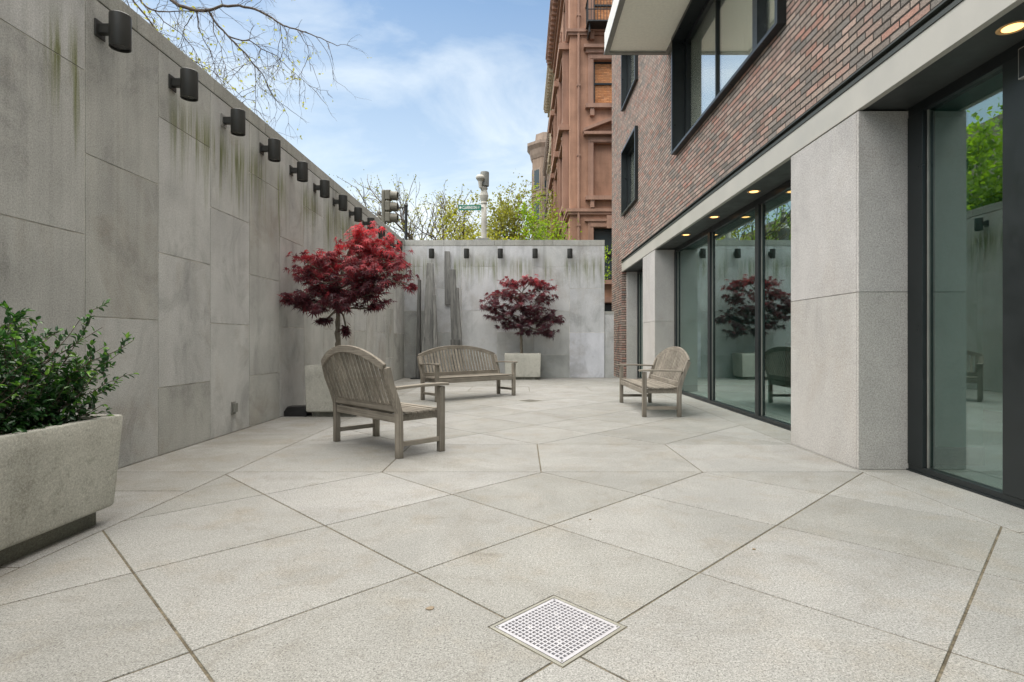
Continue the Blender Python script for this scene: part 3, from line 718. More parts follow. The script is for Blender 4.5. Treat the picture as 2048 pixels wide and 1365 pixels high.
# ------------------------------------------------------------------ planters
def rrect(cx, cy, hx, hy, r, z, n=6):
    p = []
    for qx, qy, a0 in ((1,1,0),(-1,1,90),(-1,-1,180),(1,-1,270)):
        for k in range(n+1):
            a = R(a0+90*k/n); p.append((cx+qx*(hx-r)+r*math.cos(a), cy+qy*(hy-r)+r*math.sin(a), z))
    return p
def planter(cx, cy, hx, hy, h, label, r=.022, taper=.02, base=.07):
    o = empty('planter', (cx, cy, 0), 0, label, 'planter', 'cast stone planters')
    m = MB(); bx, by_ = hx-taper, hy-taper; rg = [rrect(0,0,bx-.022,by_-.022,r,base)]
    for k in range(1, 7):
        a = R(90*k/6); rg.append(rrect(0,0,bx-.022+.022*math.sin(a), by_-.022+.022*math.sin(a), r+.003, base+.026*(1-math.cos(a))))
    for k in range(1, 6): s_ = k/5; rg.append(rrect(0,0,bx+taper*s_,by_+taper*s_,r, base+.026+(h-.012-base-.026)*s_))
    rg.append(rrect(0,0,hx-.004,hy-.004,r-.004,h-.003)); rg.append(rrect(0,0,hx-.011,hy-.011,r-.006,h))
    rg.append(rrect(0,0,hx-.052,hy-.052,r-.012,h)); rg.append(rrect(0,0,hx-.060,hy-.060,r-.014,h-.008)); rg.append(rrect(0,0,hx-.075,hy-.075,r-.014,h-.12))
    m.loft(rg); b_ = m.build('tub', M['planter'], o, smooth=True); b_.modifiers.new('e','EDGE_SPLIT').split_angle = R(32)
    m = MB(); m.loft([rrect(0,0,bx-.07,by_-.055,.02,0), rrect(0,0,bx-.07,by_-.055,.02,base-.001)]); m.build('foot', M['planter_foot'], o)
    m = MB(); N = 10; vs = []; fs = []
    for i in range(N+1):
        for j in range(N+1):
            u, v = i/N*2-1, j/N*2-1; vs.append((u*(hx-.07), v*(hy-.07), h-.085+.03*(1-max(abs(u),abs(v))**2)+rng.uniform(-.01,.01)))
    fs = [(i*(N+1)+j, (i+1)*(N+1)+j, (i+1)*(N+1)+j+1, i*(N+1)+j+1) for i in range(N) for j in range(N)]
    m.add(vs, fs); m.build('soil', M['soil'], o)
    return o
planter(-2.92, 2.35, .475, 1.08, .645, 'large near planter holding the green leafy shrub at the left edge', taper=.03, base=.095)
planter(-2.725, 8.34, .385, .385, .735, 'square planter at the left wall holding the big red maple', taper=.015)
planter(.02, 15.86, .51, .38, .735, 'square rounded planter by the far wall holding the smaller maple')

# ------------------------------------------------------------------ plants
def leaf_maple(s):
    """palmate leaf with pointed lobes in local XY, stalk at origin, main lobe along +Y"""
    pts = [(0,0,0)]; lob = [(-118,.42),(-78,.72),(-38,.93),(0,1.05),(38,.93),(78,.72),(118,.42)]
    ring = []
    for i, (a, l) in enumerate(lob):
        ar = R(a); ring.append((math.sin(ar)*l*s, math.cos(ar)*l*s, -.22*l*l*s))
        if i < 6:
            am = R((a+lob[i+1][0])/2); ring.append((math.sin(am)*.27*s, math.cos(am)*.27*s, 0))
    return pts+ring, [(0, i+1, i+2) for i in range(len(ring)-1)]
def leaf_oval(s):
    v = [(0,0,0),(-.24*s,.35*s,.09*s),(0,.38*s,-.0),(.24*s,.35*s,.09*s),(-.17*s,.75*s,.06*s),(0,.72*s,-.02*s),(.17*s,.75*s,.06*s),(0,1.05*s,-.10*s)]
    return v, [(0,2,1),(0,3,2),(1,2,5,4),(2,3,6,5),(4,5,7),(5,6,7)]
def leaf_quad(s):
    return [(0,0,0),(-.3*s,.5*s,.04*s),(0,1.0*s,-.05*s),(.3*s,.5*s,.04*s)], [(0,3,2,1)]
def frame(d, up):
    y = Vector(d).normalized(); z = Vector(up); z = z - y*z.dot(y)
    if z.length < 1e-4: z = Vector((1,0,0)) - y*y.x
    z.normalize(); x = y.cross(z); return x, y, z
def put(mb, lf, p, d, up, t):
    x, y, z = frame(d, up); vs, fs = lf
    mb.add([(p[0]+x.x*a+y.x*b_+z.x*c, p[1]+x.y*a+y.y*b_+z.y*c, p[2]+x.z*a+y.z*b_+z.z*c) for a, b_, c in vs], fs, t)
def rv(rg): 
    while True:
        v = Vector((rg.uniform(-1,1), rg.uniform(-1,1), rg.uniform(-1,1)))
        if .05 < v.length < 1: return v.normalized()
def curve(p0, p1, rg, wob=.1, n=5, sag=0):
    p0, p1 = Vector(p0), Vector(p1); L_ = (p1-p0).length; o = []
    off = rv(rg)*wob*L_
    for i in range(n+1):
        t = i/n; o.append(p0.lerp(p1, t)+off*math.sin(math.pi*t)+Vector((0,0,-sag*L_*t*t))+(rv(rg)*wob*.15*L_ if 0 < i < n else Vector((0,0,0))))
    return o

def maple(base, trunk, pads, label, seed, ls=.075, dens=1.0, base_t=.2, gain=.5):
    rg = random.Random(seed); o = empty('maple_tree', base, 0, label, 'tree', 'red japanese maples in planters')
    B = Vector(base); wood_, lv = MB(), MB()
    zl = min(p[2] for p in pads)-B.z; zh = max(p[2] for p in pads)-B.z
    tr = [Vector(p)-B for p in trunk]; n = len(tr)
    # smooth trunk
    T = []
    for i in range(n-1):
        for k in range(4): T.append(tr[i].lerp(tr[i+1], k/4)+rv(rg)*.008)
    T.append(tr[-1]); m = len(T)
    wood_.tube(T, [.046*(1-.68*i/(m-1))*(1+.12*math.sin(i*2.1)) for i in range(m)], 9)
    for (cx, cy, cz, rx, ry, rz) in pads:
        c = Vector((cx,cy,cz))-B; k = min(m-1, max(int(m*.45), int(m*rg.uniform(.5,.98)))) 
        # pick trunk point below the pad
        cand = [i for i in range(int(m*.42), m) if T[i].z < c.z-.02] or [int(m*.45)]
        k = cand[int(len(cand)*rg.uniform(.5,.999))]
        mid = curve(T[k], c+Vector((0,0,-rz*.5)), rg, .14, 6)
        wood_.tube(mid, [.020*(1-.62*i/6) for i in range(7)], 6)
        nt_ = int(34*dens*rx*ry/.09)+4
        for q in range(nt_):
            a = rg.uniform(0, 2*math.pi); rr = math.sqrt(rg.uniform(.05,1)); zz = rg.uniform(-1,1)
            tip = c+Vector((rx*rr*math.cos(a)*rg.uniform(.75,1.15), ry*rr*math.sin(a), 1.5*rz*zz*math.sqrt(max(0,1-rr*rr*.8))-.10*rr*rr*rx))
            st = mid[rg.randint(2,6)]
            tw = curve(st, tip, rg, .10, 5, .0)
            wood_.tube(tw, [.0055*(1-.7*i/5) for i in range(6)], 4, cap=False)
            for i in range(2, 6):
                for rep in range(2):
                    if i == 2 and rg.random() < .5: continue
                    p = tw[i]+rv(rg)*.03
                    od = (tip-c); od.z = 0
                    od = od.normalized() if od.length > .01 else Vector((1,0,0))
                    d = od*rg.uniform(.2,1.1)+Vector((0,0,-rg.uniform(.15,1.1)))+rv(rg)*.6
                    up = Vector((0,0,1))+rv(rg)*.6+od*.4
                    # upper leaves redder: sunlight on the crown put into the leaf colour
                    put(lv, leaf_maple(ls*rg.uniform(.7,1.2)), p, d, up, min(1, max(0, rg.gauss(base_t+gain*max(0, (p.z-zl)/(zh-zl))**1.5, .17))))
    wood_.build('trunk', M['bark'], o, smooth=True)
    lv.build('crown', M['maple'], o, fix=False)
    return o
k8 = lambda u, v, y: tuple(W(u, v, y))
pads1 = []
for (u, v, y, rx, ry, rz) in [
    (735,462,8.35,.26,.28,.10), (715,482,8.2,.33,.3,.12), (760,486,8.45,.36,.3,.13), (790,512,8.3,.30,.3,.15), (735,512,8.4,.42,.4,.14),
    (615,520,8.2,.32,.3,.11), (655,512,8.4,.38,.35,.13), (598,545,8.05,.20,.22,.07), (700,540,8.1,.42,.38,.15), (770,545,8.2,.40,.36,.17), (812,560,8.35,.17,.2,.13), (655,545,8.6,.36,.3,.11),
    (600,592,8.0,.26,.24,.10), (635,605,8.15,.34,.3,.13), (575,592,7.95,.13,.14,.04), (690,600,8.1,.34,.3,.11), (745,578,8.2,.36,.32,.12), (765,602,8.3,.17,.2,.08), (700,572,8.5,.45,.35,.13), (655,575,8.3,.4,.34,.11), (650,640,8.3,.10,.10,.02), (690,664,8.3,.05,.05,.02)]:
    pads1.append((*W(u, v, y), rx, ry, rz))
b0 = W(678, 731, 8.36); b0.z = .66
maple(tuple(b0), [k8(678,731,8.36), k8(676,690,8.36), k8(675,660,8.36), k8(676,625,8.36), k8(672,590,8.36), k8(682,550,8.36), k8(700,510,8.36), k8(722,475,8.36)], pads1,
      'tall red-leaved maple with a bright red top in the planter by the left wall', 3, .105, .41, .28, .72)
tw_ = None
pads2 = []
for (u, v, y, rx, ry, rz) in [
    (1020,562,15.8,.40,.35,.10), (1060,560,15.7,.42,.35,.10), (1092,568,15.8,.36,.3,.10), (1000,585,15.7,.42,.35,.12), (1040,585,15.6,.5,.4,.16), (1085,590,15.7,.42,.35,.13),
    (985,603,15.7,.32,.3,.16), (1030,612,15.5,.5,.4,.16), (1075,618,15.6,.42,.35,.15), (1110,628,15.7,.28,.3,.12), (990,632,15.6,.34,.3,.12), (1040,640,15.5,.42,.36,.15), (1095,652,15.6,.36,.3,.14), (1075,640,15.8,.42,.3,.16), (1012,648,15.7,.30,.3,.10), (1050,662,15.5,.20,.2,.07), (1100,668,15.6,.20,.2,.07), (1120,640,15.7,.17,.2,.05), (975,615,15.7,.18,.2,.06)]:
    pads2.append((*W(u, v, y), rx, ry, rz))
b0 = W(1043, 731, 15.8); b0.z = .66
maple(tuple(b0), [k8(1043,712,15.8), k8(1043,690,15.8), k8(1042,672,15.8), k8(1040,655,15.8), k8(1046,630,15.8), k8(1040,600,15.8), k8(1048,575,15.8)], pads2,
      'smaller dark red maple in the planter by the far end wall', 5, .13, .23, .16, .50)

# shrub in the near planter
def shrub():
    rg = random.Random(11); B = Vector((-2.92, 2.5, .58)); o = empty('shrub', tuple(B), 0, 'dark green glossy-leaved shrub with fresh light tips filling the near planter', 'shrub')
    st, lv = MB(), MB(); N = 260
    targets = []
    for k in range(N):
        x = rg.uniform(-.48,.47); y = rg.uniform(-.75,.86); r = .40+.16*math.sin(3.1*x+2.3*y)+rg.uniform(-.22,.12)
        targets.append((Vector((x*.45, y*.8, 0)), Vector((x*1.05, y*1.0, r*(1-.22*(x/.5)**2)*(1 if y < .5 else .85))), 1))
    def px(u, v, y): return W(u, v, y)-B
    for s0, e0 in (((-.05,.55,0), px(186,620,3.25)), ((.05,.6,0), px(268,680,3.3)), ((.0,.7,0), px(232,730,3.35)), ((.05,.65,0), px(240,757,3.3)), ((-.1,.4,0), px(160,640,3.1)), ((0,.7,0), px(215,690,3.4)),
                   ((-.05,.5,0), px(205,655,3.2)), ((.0,.6,0), px(248,700,3.3)), ((-.2,.35,0), px(30,640,2.9)), ((-.1,.5,0), px(120,660,3.1)), ((.1,.1,0), px(40,770,2.7)), ((-.1,.6,0), px(75,650,3.2))):
        targets.append((Vector(s0), e0, 2))
    for a, b_, kind in targets:
        cv = curve(a, b_, rg, .12, 9); L_ = (b_-a).length
        st.tube(cv, [.006*(1-.75*i/9) for i in range(10)], 5, cap=False)
        for i in range(2 if kind == 1 else 3, 10):
            dirv = (cv[i]-cv[i-1]).normalized(); 
            for q in range(4 if kind == 1 else 5):
                p = cv[i-1].lerp(cv[i], rg.random()); s_ = rv(rg); s_ = (s_-dirv*s_.dot(dirv)).normalized()
                tipf = i/9; t = min(.62, max(0, rg.gauss(.25,.16)))
                if i == 9 and rg.random() < .75: t = rg.uniform(.65,1.0)
                elif i == 8 and rg.random() < .3: t = rg.uniform(.5,.85)
                put(lv, leaf_oval(rg.uniform(.031,.052)*(1.0 if i < 9 else .85)), p, s_*.9+dirv*rg.uniform(.2,.9)+Vector((0,0,-.1)), Vector((0,0,1))+rv(rg)*.7, t)
            if i > 4 and rg.random() < .55 and kind == 1 or (kind == 2 and rg.random() < .6):
                s_ = (rv(rg)+dirv*.7+Vector((0,0,.4))).normalized()*rg.uniform(.06,.13); tc_ = curve(cv[i], cv[i]+s_, rg, .1, 3); st.tube(tc_, [.0025,.002,.0015,.001], 4, cap=False)
                for j in range(1, 4):
                    for q in range(3): put(lv, leaf_oval(rg.uniform(.028,.048)), tc_[j], rv(rg)*.8+s_.normalized(), Vector((0,0,1))+rv(rg)*.6, rg.uniform(.55,1) if j == 3 and rg.random() < .6 else min(.6, max(0, rg.gauss(.3,.15))))
    # low dense mass of leaves
    for k in range(7000):
        x, y = rg.uniform(-.42,.42), rg.uniform(-.95,.72); z = rg.uniform(.0,.44)*(1-.5*(x/.5)**2)
        if rg.random() < .35: z *= .4
        put(lv, leaf_oval(rg.uniform(.028,.046)), (x*1.05, y, z), rv(rg)+Vector((x,y*.3,.2)), Vector((0,0,1))+rv(rg)*.8, (rg.uniform(.7,1) if rg.random() < .05 else min(.6, max(0, rg.gauss(.2,.15)))))
    st.build('stems', M['bark_dark'], o); lv.build('leaves', M['shrub'], o, fix=False)
shrub()

# ------------------------------------------------------------------ background trees
def tree(base, H, spread, label, leafm, seed, nleaf=4000, lsz=.12, barkm='bark_dark', bare=.0, trunk_r=.12, low=.3, group='trees beyond the far wall', levels=3, lean=(0,0), clump=.25, lt=(0,1)):
    rg = random.Random(seed); o = empty('tree', base, 0, label, 'tree', group)
    wd, lv = MB(), MB(); tips = []; want = H
    def go(p, d, L_, r, lev):
        q = p+d*L_; cv = curve(p, q, rg, .09, 5); wd.tube(cv, [r*(1-.5*i/5) for i in range(6)], 6 if lev == 0 else 4, cap=False)
        if lev >= levels:
            tips.append(cv[-1]); tips.append(cv[-2]); tips.append(cv[-3]); return
        n_ = 5 if lev == 0 else 4
        for k in range(n_):
            i = rg.randint(2,5) if k else 5
            nd = (d*(1.1 if lev else .9)+rv(rg)*.75*spread+Vector((0,0,.28))).normalized()
            go(cv[i], nd, L_*rg.uniform(.55,.85), r*.5*rg.uniform(.8,1.1), lev+1)
    d0 = Vector((lean[0], lean[1], 1)).normalized()
    tot = 1+.72+.52+.37; go(Vector((0,0,0)), d0, H/ (tot*.86) , trunk_r, 0)
    zm = sorted(v[2] for v in wd.v)[-max(4, len(wd.v)//400)]; k_ = want/zm
    wd.v = [(x*k_, y*k_, z*k_) for x, y, z in wd.v]; tips[:] = [t*k_ for t in tips]
    if nleaf:
        for k in range(nleaf):
            c = rg.choice(tips); p = c+rv(rg)*abs(rg.gauss(0,clump))
            put(lv, leaf_quad(lsz*rg.uniform(.6,1.3)), p, rv(rg)+Vector((0,0,-.3)), rv(rg), rg.uniform(*lt))
    wd.build('trunk', M[barkm], o, smooth=True)
    if nleaf: lv.build('crown', M[leafm], o, fix=False)
    return o
def at(u, Y): return ((u-1044)*Y/F, Y, -.05)
tree(at(850,30), 10.3, 1.25, 'thin almost bare tree behind the far wall, right of the traffic light', 'olive', 21, 2200, .11, 'bark_dark', trunk_r=.30, levels=4, clump=.18, lt=(0,.6))
tree(at(905,36), 10.2, .9, 'sparse upright tree with small leaves behind the green street sign', 'olive', 22, 3200, .14, 'bark', trunk_r=.18, levels=4, clump=.2, lt=(0,.7))
tree(at(940,27), 7.3, 1.2, 'olive leafed tree behind the far wall, left of the street lamp', 'olive', 23, 5200, .15, levels=3, clump=.45)
tree(at(1000,28), 8.3, 1.2, 'olive leafed tree behind the far wall, right of the street lamp', 'olive', 24, 6500, .15, levels=3, clump=.42, lt=(0,.7))
tree(at(1045,30), 9.2, 1.0, 'taller olive tree left of the lime green tree', 'olive', 25, 4200, .14, levels=3, clump=.35, lt=(0,.6))
tree(at(1093,21.5), 6.2, .9, 'bright lime green tree in front of the brownstone corner', 'lime', 26, 5500, .10, levels=3, clump=.28, trunk_r=.07)
tree(at(895,24), 5.8, 1.2, 'low pale yellow tree just above the far wall', 'yellow', 27, 4200, .13, levels=3, clump=.4, trunk_r=.07)
tree(at(815,27), 6.2, 1.1, 'low sparse twiggy tree beside the traffic light pole', 'olive', 28, 700, .10, 'bark_pale', levels=4, clump=.25, trunk_r=.06)
# trees across the left-hand street, seen mirrored in the storefront
for i, (x, y, h_) in enumerate(((-18.5,27,11.5), (-19,35,12.), (-19,46,12.5), (-19,58,13))):
    tree((x,y,-.05), h_, 1.0, ['broad lime green street tree mirrored in the near right window', 'lime green street tree behind the first one, mirrored in the near right window', 'lime green street tree mirrored in the middle storefront pane', 'farthest lime green street tree mirrored in the storefront'][i],
         'lime', 40+i, 9000, .32, levels=3, clump=.9, trunk_r=.25, group='street trees beyond the left wall')

# overhanging bare branches of the tree outside the left wall
def overhang():
    rg = random.Random(5); base = (-8.2, 9.0, -.05); B = Vector(base)
    o = empty('tree', base, 0, 'bare spreading tree whose fine twigs hang over the top of the left wall', 'tree')
    wd, lv = MB(), MB(); s = 2.926
    def P(x, y, Y): return W(x/s, y/s, Y)-B
    top = P(700,-420,9.2)
    wd.tube([Vector((0,0,0)), Vector((.1,.0,2.5)), Vector((.3,.1,5)), Vector((.7,.15,7)), top], [.24,.2,.17,.13,.06], 10)
    R_ = { 'A': ([(700,-420),(830,-180),(960,-30),(1050,35),(1150,65),(1230,60),(1300,35),(1400,35),(1490,55),(1570,95),(1640,140),(1700,165),(1790,190),(1880,225),(1975,270)], .034, 9.2, 8.9),
      'B': ([(1220,62),(1260,130),(1330,210),(1400,280),(1450,330),(1490,385),(1540,440),(1570,510),(1620,590),(1680,630)], .018, 9.1, 9.4),
      'C': ([(1330,210),(1400,235),(1460,240),(1530,285),(1620,330),(1690,400),(1750,450),(1830,520)], .012, 9.2, 9.5),
      'D': ([(1490,385),(1500,470),(1495,560),(1492,680)], .009, 9.3, 9.3),
      'E': ([(700,-420),(740,-150),(830,20),(870,50),(930,70),(1020,70),(1100,65),(1150,65)], .022, 9.4, 9.2),
      'F': ([(700,-420),(720,-160),(780,10),(850,90),(900,160),(960,240),(1040,290),(1100,340),(1170,380),(1250,420),(1330,510)], .020, 9.6, 9.8),
      'G': ([(1150,70),(1160,160),(1190,230),(1230,300),(1260,400),(1300,500)], .010, 9.2, 9.4),
      'H': ([(1240,80),(1250,180),(1290,270),(1310,360),(1330,440)], .009, 9.2, 9.0),
      'I': ([(1640,140),(1650,220),(1655,300),(1640,360)], .008, 9.0, 9.1),
      'J': ([(1740,180),(1800,270),(1820,420)], .007, 9.0, 9.1),
      'K': ([(830,-180),(900,-60),(1010,-10),(1120,-60),(1300,-90),(1500,-120)], .02, 9.3, 9.0),
      'L': ([(700,-420),(690,-120),(760,40),(810,130),(880,190)], .014, 9.5, 9.6),
      'N': ([(1530,285),(1500,360),(1430,380)], .006, 9.3, 9.2), 'O': ([(1490,590),(1440,580),(1405,610)], .005, 9.3, 9.3),
      'Q': ([(1130,90),(1080,160),(1060,250),(1010,300)], .008, 9.2, 9.3), 'R': ([(900,60),(960,130),(1050,190),(1130,280),(1180,380)], .010, 9.4, 9.6)}
    def twig(p, d, L_, r, lev):
        cv = curve(p, p+d*L_, rg, .16, 6, .12); wd.tube(cv, [r*(1-.6*i/6) for i in range(7)], 4, cap=False)
        if rg.random() < (.20 if lev else .1):
            for q in range(rg.randint(1,3)): put(lv, leaf_quad(rg.uniform(.03,.065)), cv[-1]+rv(rg)*.02, rv(rg)+Vector((0,0,-.2)), rv(rg), rg.random())
        if lev < 2:
            for k in range(rg.randint(1,3)):
                i = rg.randint(2,6); twig(cv[i], (d+rv(rg)*.75+Vector((0,0,-.12))).normalized(), L_*rg.uniform(.4,.75), r*.6, lev+1)
    for nm, (pp, r, y0, y1) in R_.items():
        n_ = len(pp); pts = [P(x, y, y0+(y1-y0)*i/(n_-1)) for i, (x, y) in enumerate(pp)]
        fine = []
        for i in range(n_-1):
            for k in range(3): fine.append(pts[i].lerp(pts[i+1], k/3)+rv(rg)*.008)
        fine.append(pts[-1]); m_ = len(fine)
        wd.tube(fine, [max(.0035, r*(1-.85*i/(m_-1))) for i in range(m_)], 6, cap=False)
        for i in range(3, m_):
            if rg.random() < .85:
                dd = (fine[i]-fine[i-1]).normalized()
                twig(fine[i], (dd*.7+rv(rg)*.8+Vector((0,0,-.25))).normalized(), rg.uniform(.18,.62), .0048, 0)
            if nm in 'FLRE' and rg.random() < .22:
                for q in range(4): put(lv, leaf_quad(rg.uniform(.05,.09)), fine[i]+rv(rg)*.09, rv(rg), rv(rg), rg.uniform(.4,1))
    wd.build('trunk', M['bark_dark'], o, smooth=True, fix=False); lv.build('leaves', M['yellow'], o, fix=False)
overhang()

# ------------------------------------------------------------------ timber sculpture
sc = empty('timber_sculpture', (-2.4, 15.9, 0), 0, 'tall leaning weathered timber slabs standing against the far wall behind the middle bench', 'sculpture')
def sl_(name, x0t, x1t, zt, x0b, x1b, zb, y0, y1, t, par=sc, org=(-2.4,15.9,0)):
    m = MB(); m.prism([(x0b,zb),(x1b,zb),(x1t,zt),(x0t,zt)], y0, y1, t); return m.build(name, M['timber'], par, origin=org, bevel=.006)
sl_('slab', -2.72,-2.55,3.31, -2.905,-2.37,.03, 15.92,16.05, .95)
sl_('slab', -2.965,-2.90,2.83, -3.03,-2.92,.03, 15.84,16.06, .05)
sl_('slab', -2.548,-2.455,2.38, -2.48,-2.36,.03, 15.80,15.915, .85)
sl_('slab', -2.08,-1.90,3.12, -1.97,-1.77,.03, 15.85,15.97, .35)
sl_('slab', -1.895,-1.82,2.60, -1.765,-1.66,.03, 15.87,16.0, .55)
sl_('block', -2.02,-1.76,1.12, -2.02,-1.76,.94, 15.76,15.845, .02)
m = MB(); m.box(-3.15, -1.6, 15.72, 16.12, 0, .03); m.build('base_plate', M['dark_metal'], sc, origin=(-2.4,15.9,0), bevel=.003)
wp = empty('timber_plank', (-2.2, YB, 2.9), 0, 'single weathered timber plank hung upright on the far wall above the sculpture', 'sculpture')
sl_('plank', -2.265,-2.11,3.70, -2.255,-2.10,2.14, YB-.09, YB-.03, .6, wp, (-2.2,YB,2.9))
m = MB(); m.box(-2.21, -2.16, YB-.0295, YB-.0005, 3.3, 3.36); m.box(-2.21, -2.16, YB-.0295, YB-.0005, 2.4, 2.46); m.build('bracket', M['dark_metal'], wp, origin=(-2.2,YB,2.9))

# ------------------------------------------------------------------ small things in the court
bs = empty('bait_box', (-3.27, 8.14, 0), 0, 'low black plastic box on the paving between the left wall and the maple planter', 'box')
m = MB(); m.prism([(-.165,0),(.165,0),(.165,.075),(.14,.13),(-.12,.135),(-.165,.07)], -.11, .11); m.build('box_body', M['black_plastic'], bs, bevel=.008)
m = MB(); m.box(-.10,.12,-.114,-.1105,.03,.055); m.box(-.12,.14,-.09,.09,.1355,.142); m.box(.0,.05,-.113,-.1105,.08,.10); m.build('box_lid', M['black_plastic'], bs, bevel=.002)
oc = empty('outlet_cover', (XL, 6.665, .29), 0, 'small grey metal outlet cover low on the left wall', 'outlet')
m = MB(); m.box(.0005, .012, -.045, .045, -.075, .075); m.build('back_plate', M['grey_metal'], oc, bevel=.003)
m = MB(); m.box(.0122, .045, -.034, .034, -.05, .062); m.build('cover', M['grey_metal'], oc, bevel=.006)
M['dry_leaf'] = plain('dry_leaf', (.24,.19,.13), .8)
rg = random.Random(3)
for i, (u, v, sz, lab) in enumerate(((860,1218,.022,'pale tan dead leaf lying on the slab left of the white drain grate'), (1508,1100,.012,'tiny brown dead leaf on the slab up and right of the drain grate'), (1180,1040,.009,'tiny dark crumb of leaf beyond the drain grate'))):
    p = W(u, v, 1.1*F/(v-681)); m = MB(); a = rg.uniform(0,6)
    pts = [(math.cos(a+k*1.05)*sz*(.5+.5*rg.random()), math.sin(a+k*1.05)*sz*(.5+.5*rg.random()), .002+.004*rg.random()) for k in range(6)]
    m.add(pts+[(0,0,.006)]+[(x,y,.001) for x,y,z in pts], [(k,(k+1)%6,6) for k in range(6)]+[(k,k+7,(k+1)%6+7,(k+1)%6) for k in range(6)])
    o = m.build('dead_leaf', M['dry_leaf']); o.location = (p.x, p.y, .0005); tag(o, lab, 'leaf', 'dead leaves on the paving')

# ------------------------------------------------------------------ street furniture
tl = empty('traffic_light', (-3.85, 18.5, -.05), 0, 'three-headed traffic light seen from the side on a thin dark pole above the far wall', 'traffic light')
m = MB(); m.tube([(0,0,0),(0,0,5.6)], [.055,.05], 12); m.lathe([(.06,5.58),(.07,5.62),(.03,5.70),(.01,5.74)], (0,0), 10); m.build('pole', M['dark_metal'], tl)
m = MB(); m.tube([(0,0,5.55),(-.30,0,5.55),(-.56,0,5.55)], .028, 8); m.build('arm', M['dark_metal'], tl)
for k in range(3):
    zc = 5.95-.365*k
    m = MB(); m.box(-.66,-.50,-.16,.16,zc-.165,zc+.165); hd_ = m.build('signal_head', M['signal_metal'], tl, bevel=.03)
    m = MB()
    vs = []; n_ = 18
    rings = []
    for x, r, dr in ((-.50,.15,0), (-.27,.145,-.02)):
        rings.append([(x, r*math.cos(2*math.pi*q/n_), zc+dr+r*math.sin(2*math.pi*q/n_)) for q in range(n_)])
    rings.append([(-.275, .135*math.cos(2*math.pi*q/n_), zc-.02+.135*math.sin(2*math.pi*q/n_)) for q in range(n_)])
    rings.append([(-.495, .14*math.cos(2*math.pi*q/n_), zc+.14*math.sin(2*math.pi*q/n_)) for q in range(n_)])
    m.loft(rings, caps=False); m.build('visor', M['signal_metal'], hd_)
m = MB(); m.box(-.80,-.665,-.10,.10,4.98+.0,6.14); m.build('signal_head', M['signal_metal'], tl, bevel=.05)

lp = empty('street_lamp', (-1.5, 22, -.05), 0, 'pale street lamp column with cylindrical head and small dish lamp above the far wall', 'street lamp')
m = MB(); m.lathe([(.22,0),(.22,.6),(.14,.8),(.125,3),(.11,5.9),(.10,6.5)], (0,0), 16)
m.build('pole', M['lamp_pole'], lp, smooth=True)
m = MB(); m.box(-.36,.30,-.2,.2,5.02,5.11); m.box(-.26,.22,-.18,.18,5.11,5.16); m.build('pole_collar', M['grey_metal'], lp, bevel=.01)
m = MB(); m.lathe([(.10,6.5),(.13,6.55),(.11,6.62),(.15,6.72),(.18,6.85),(.15,6.95),(.12,7.05),(.15,7.15),(.11,7.2)], (0,0), 14); m.build('capital', M['lamp_pole'], lp)
m = MB(); m.lathe([(.11,7.21),(.165,7.23),(.17,7.72),(.165,7.78),(.06,7.80)], (.03,0), 20); m.build('lamp_head', M['grey_metal'], lp)
m = MB(); m.lathe([(.05,7.10),(.09,7.36),(.17,7.46),(.175,7.52),(.12,7.60),(.03,7.62)], (-.13,-.22), 20); m.tube([(-.02,-.05,6.98),(-.12,-.2,7.12)], .03, 8); m.build('dish_lamp', M['lamp_pole'], lp)

sg = empty('street_sign', (-1.62, 21.86, 6.30), 0, 'green street name sign reading CLARENDON ST on the street lamp column', 'street sign')
m = MB(); m.box(-.87, .02, -.008, .008, -.105, .105); m.build('sign_blade', M['sign_green'], sg, bevel=.004)
m = MB(); m.box(-.02, .10, .009, .03, -.03, .03); m.build('bracket', M['grey_metal'], sg)
def text(txt, x, z, size, wid, par):
    cu = bpy.data.curves.new('lettering', 'FONT'); cu.body = txt; cu.size = size; cu.extrude = .002; cu.align_x = 'LEFT'
    o = bpy.data.objects.new('lettering', cu); C.objects.link(o); o.parent = par; cu.materials.append(M['sign_white'])
    cu.offset = .0025
    o.location = (x, -.0115, z); o.rotation_euler = (R(90), 0, 0)
    bpy.context.view_layer.update(); sx_ = wid/o.dimensions.x
    me = bpy.data.meshes.new_from_object(o.evaluated_get(bpy.context.evaluated_depsgraph_get()))
    q = bpy.data.objects.new('lettering', me); C.objects.link(q); q.parent = par; q.location = o.location; q.rotation_euler = o.rotation_euler; q.scale = (sx_, 1, 1)
    if not me.materials: me.materials.append(M['sign_white'])
    bpy.data.objects.remove(o)
text('CLARENDON', -.72, -.055, .165, .56, sg); text('ST', -.12, -.03, .09, .08, sg)
m = MB(); r0 = [(-.795+.045*math.cos(2*math.pi*k/16), -.0085, .045*math.sin(2*math.pi*k/16)) for k in range(16)]; m.loft([[(x,-.0105,z) for x,y,z in r0], r0]); m.build('emblem', M['sign_white'], sg)

fl = empty('street_lamp', (-8.0, 31.2, -.05), 0, 'pale finial top of an old street lamp left of the traffic light', 'street lamp')
m = MB(); m.lathe([(.12,0),(.10,6.4),(.2,6.5)], (0,0), 12); m.build('pole', M['grey_metal'], fl)
m = MB(); m.lathe([(.20,6.5),(.34,7.2),(.36,7.35),(.22,7.6),(.19,8.0),(.10,8.15),(.13,8.3),(.04,8.45),(.01,8.65)], (0,0), 14); m.build('lantern', M['grey_metal'], fl)

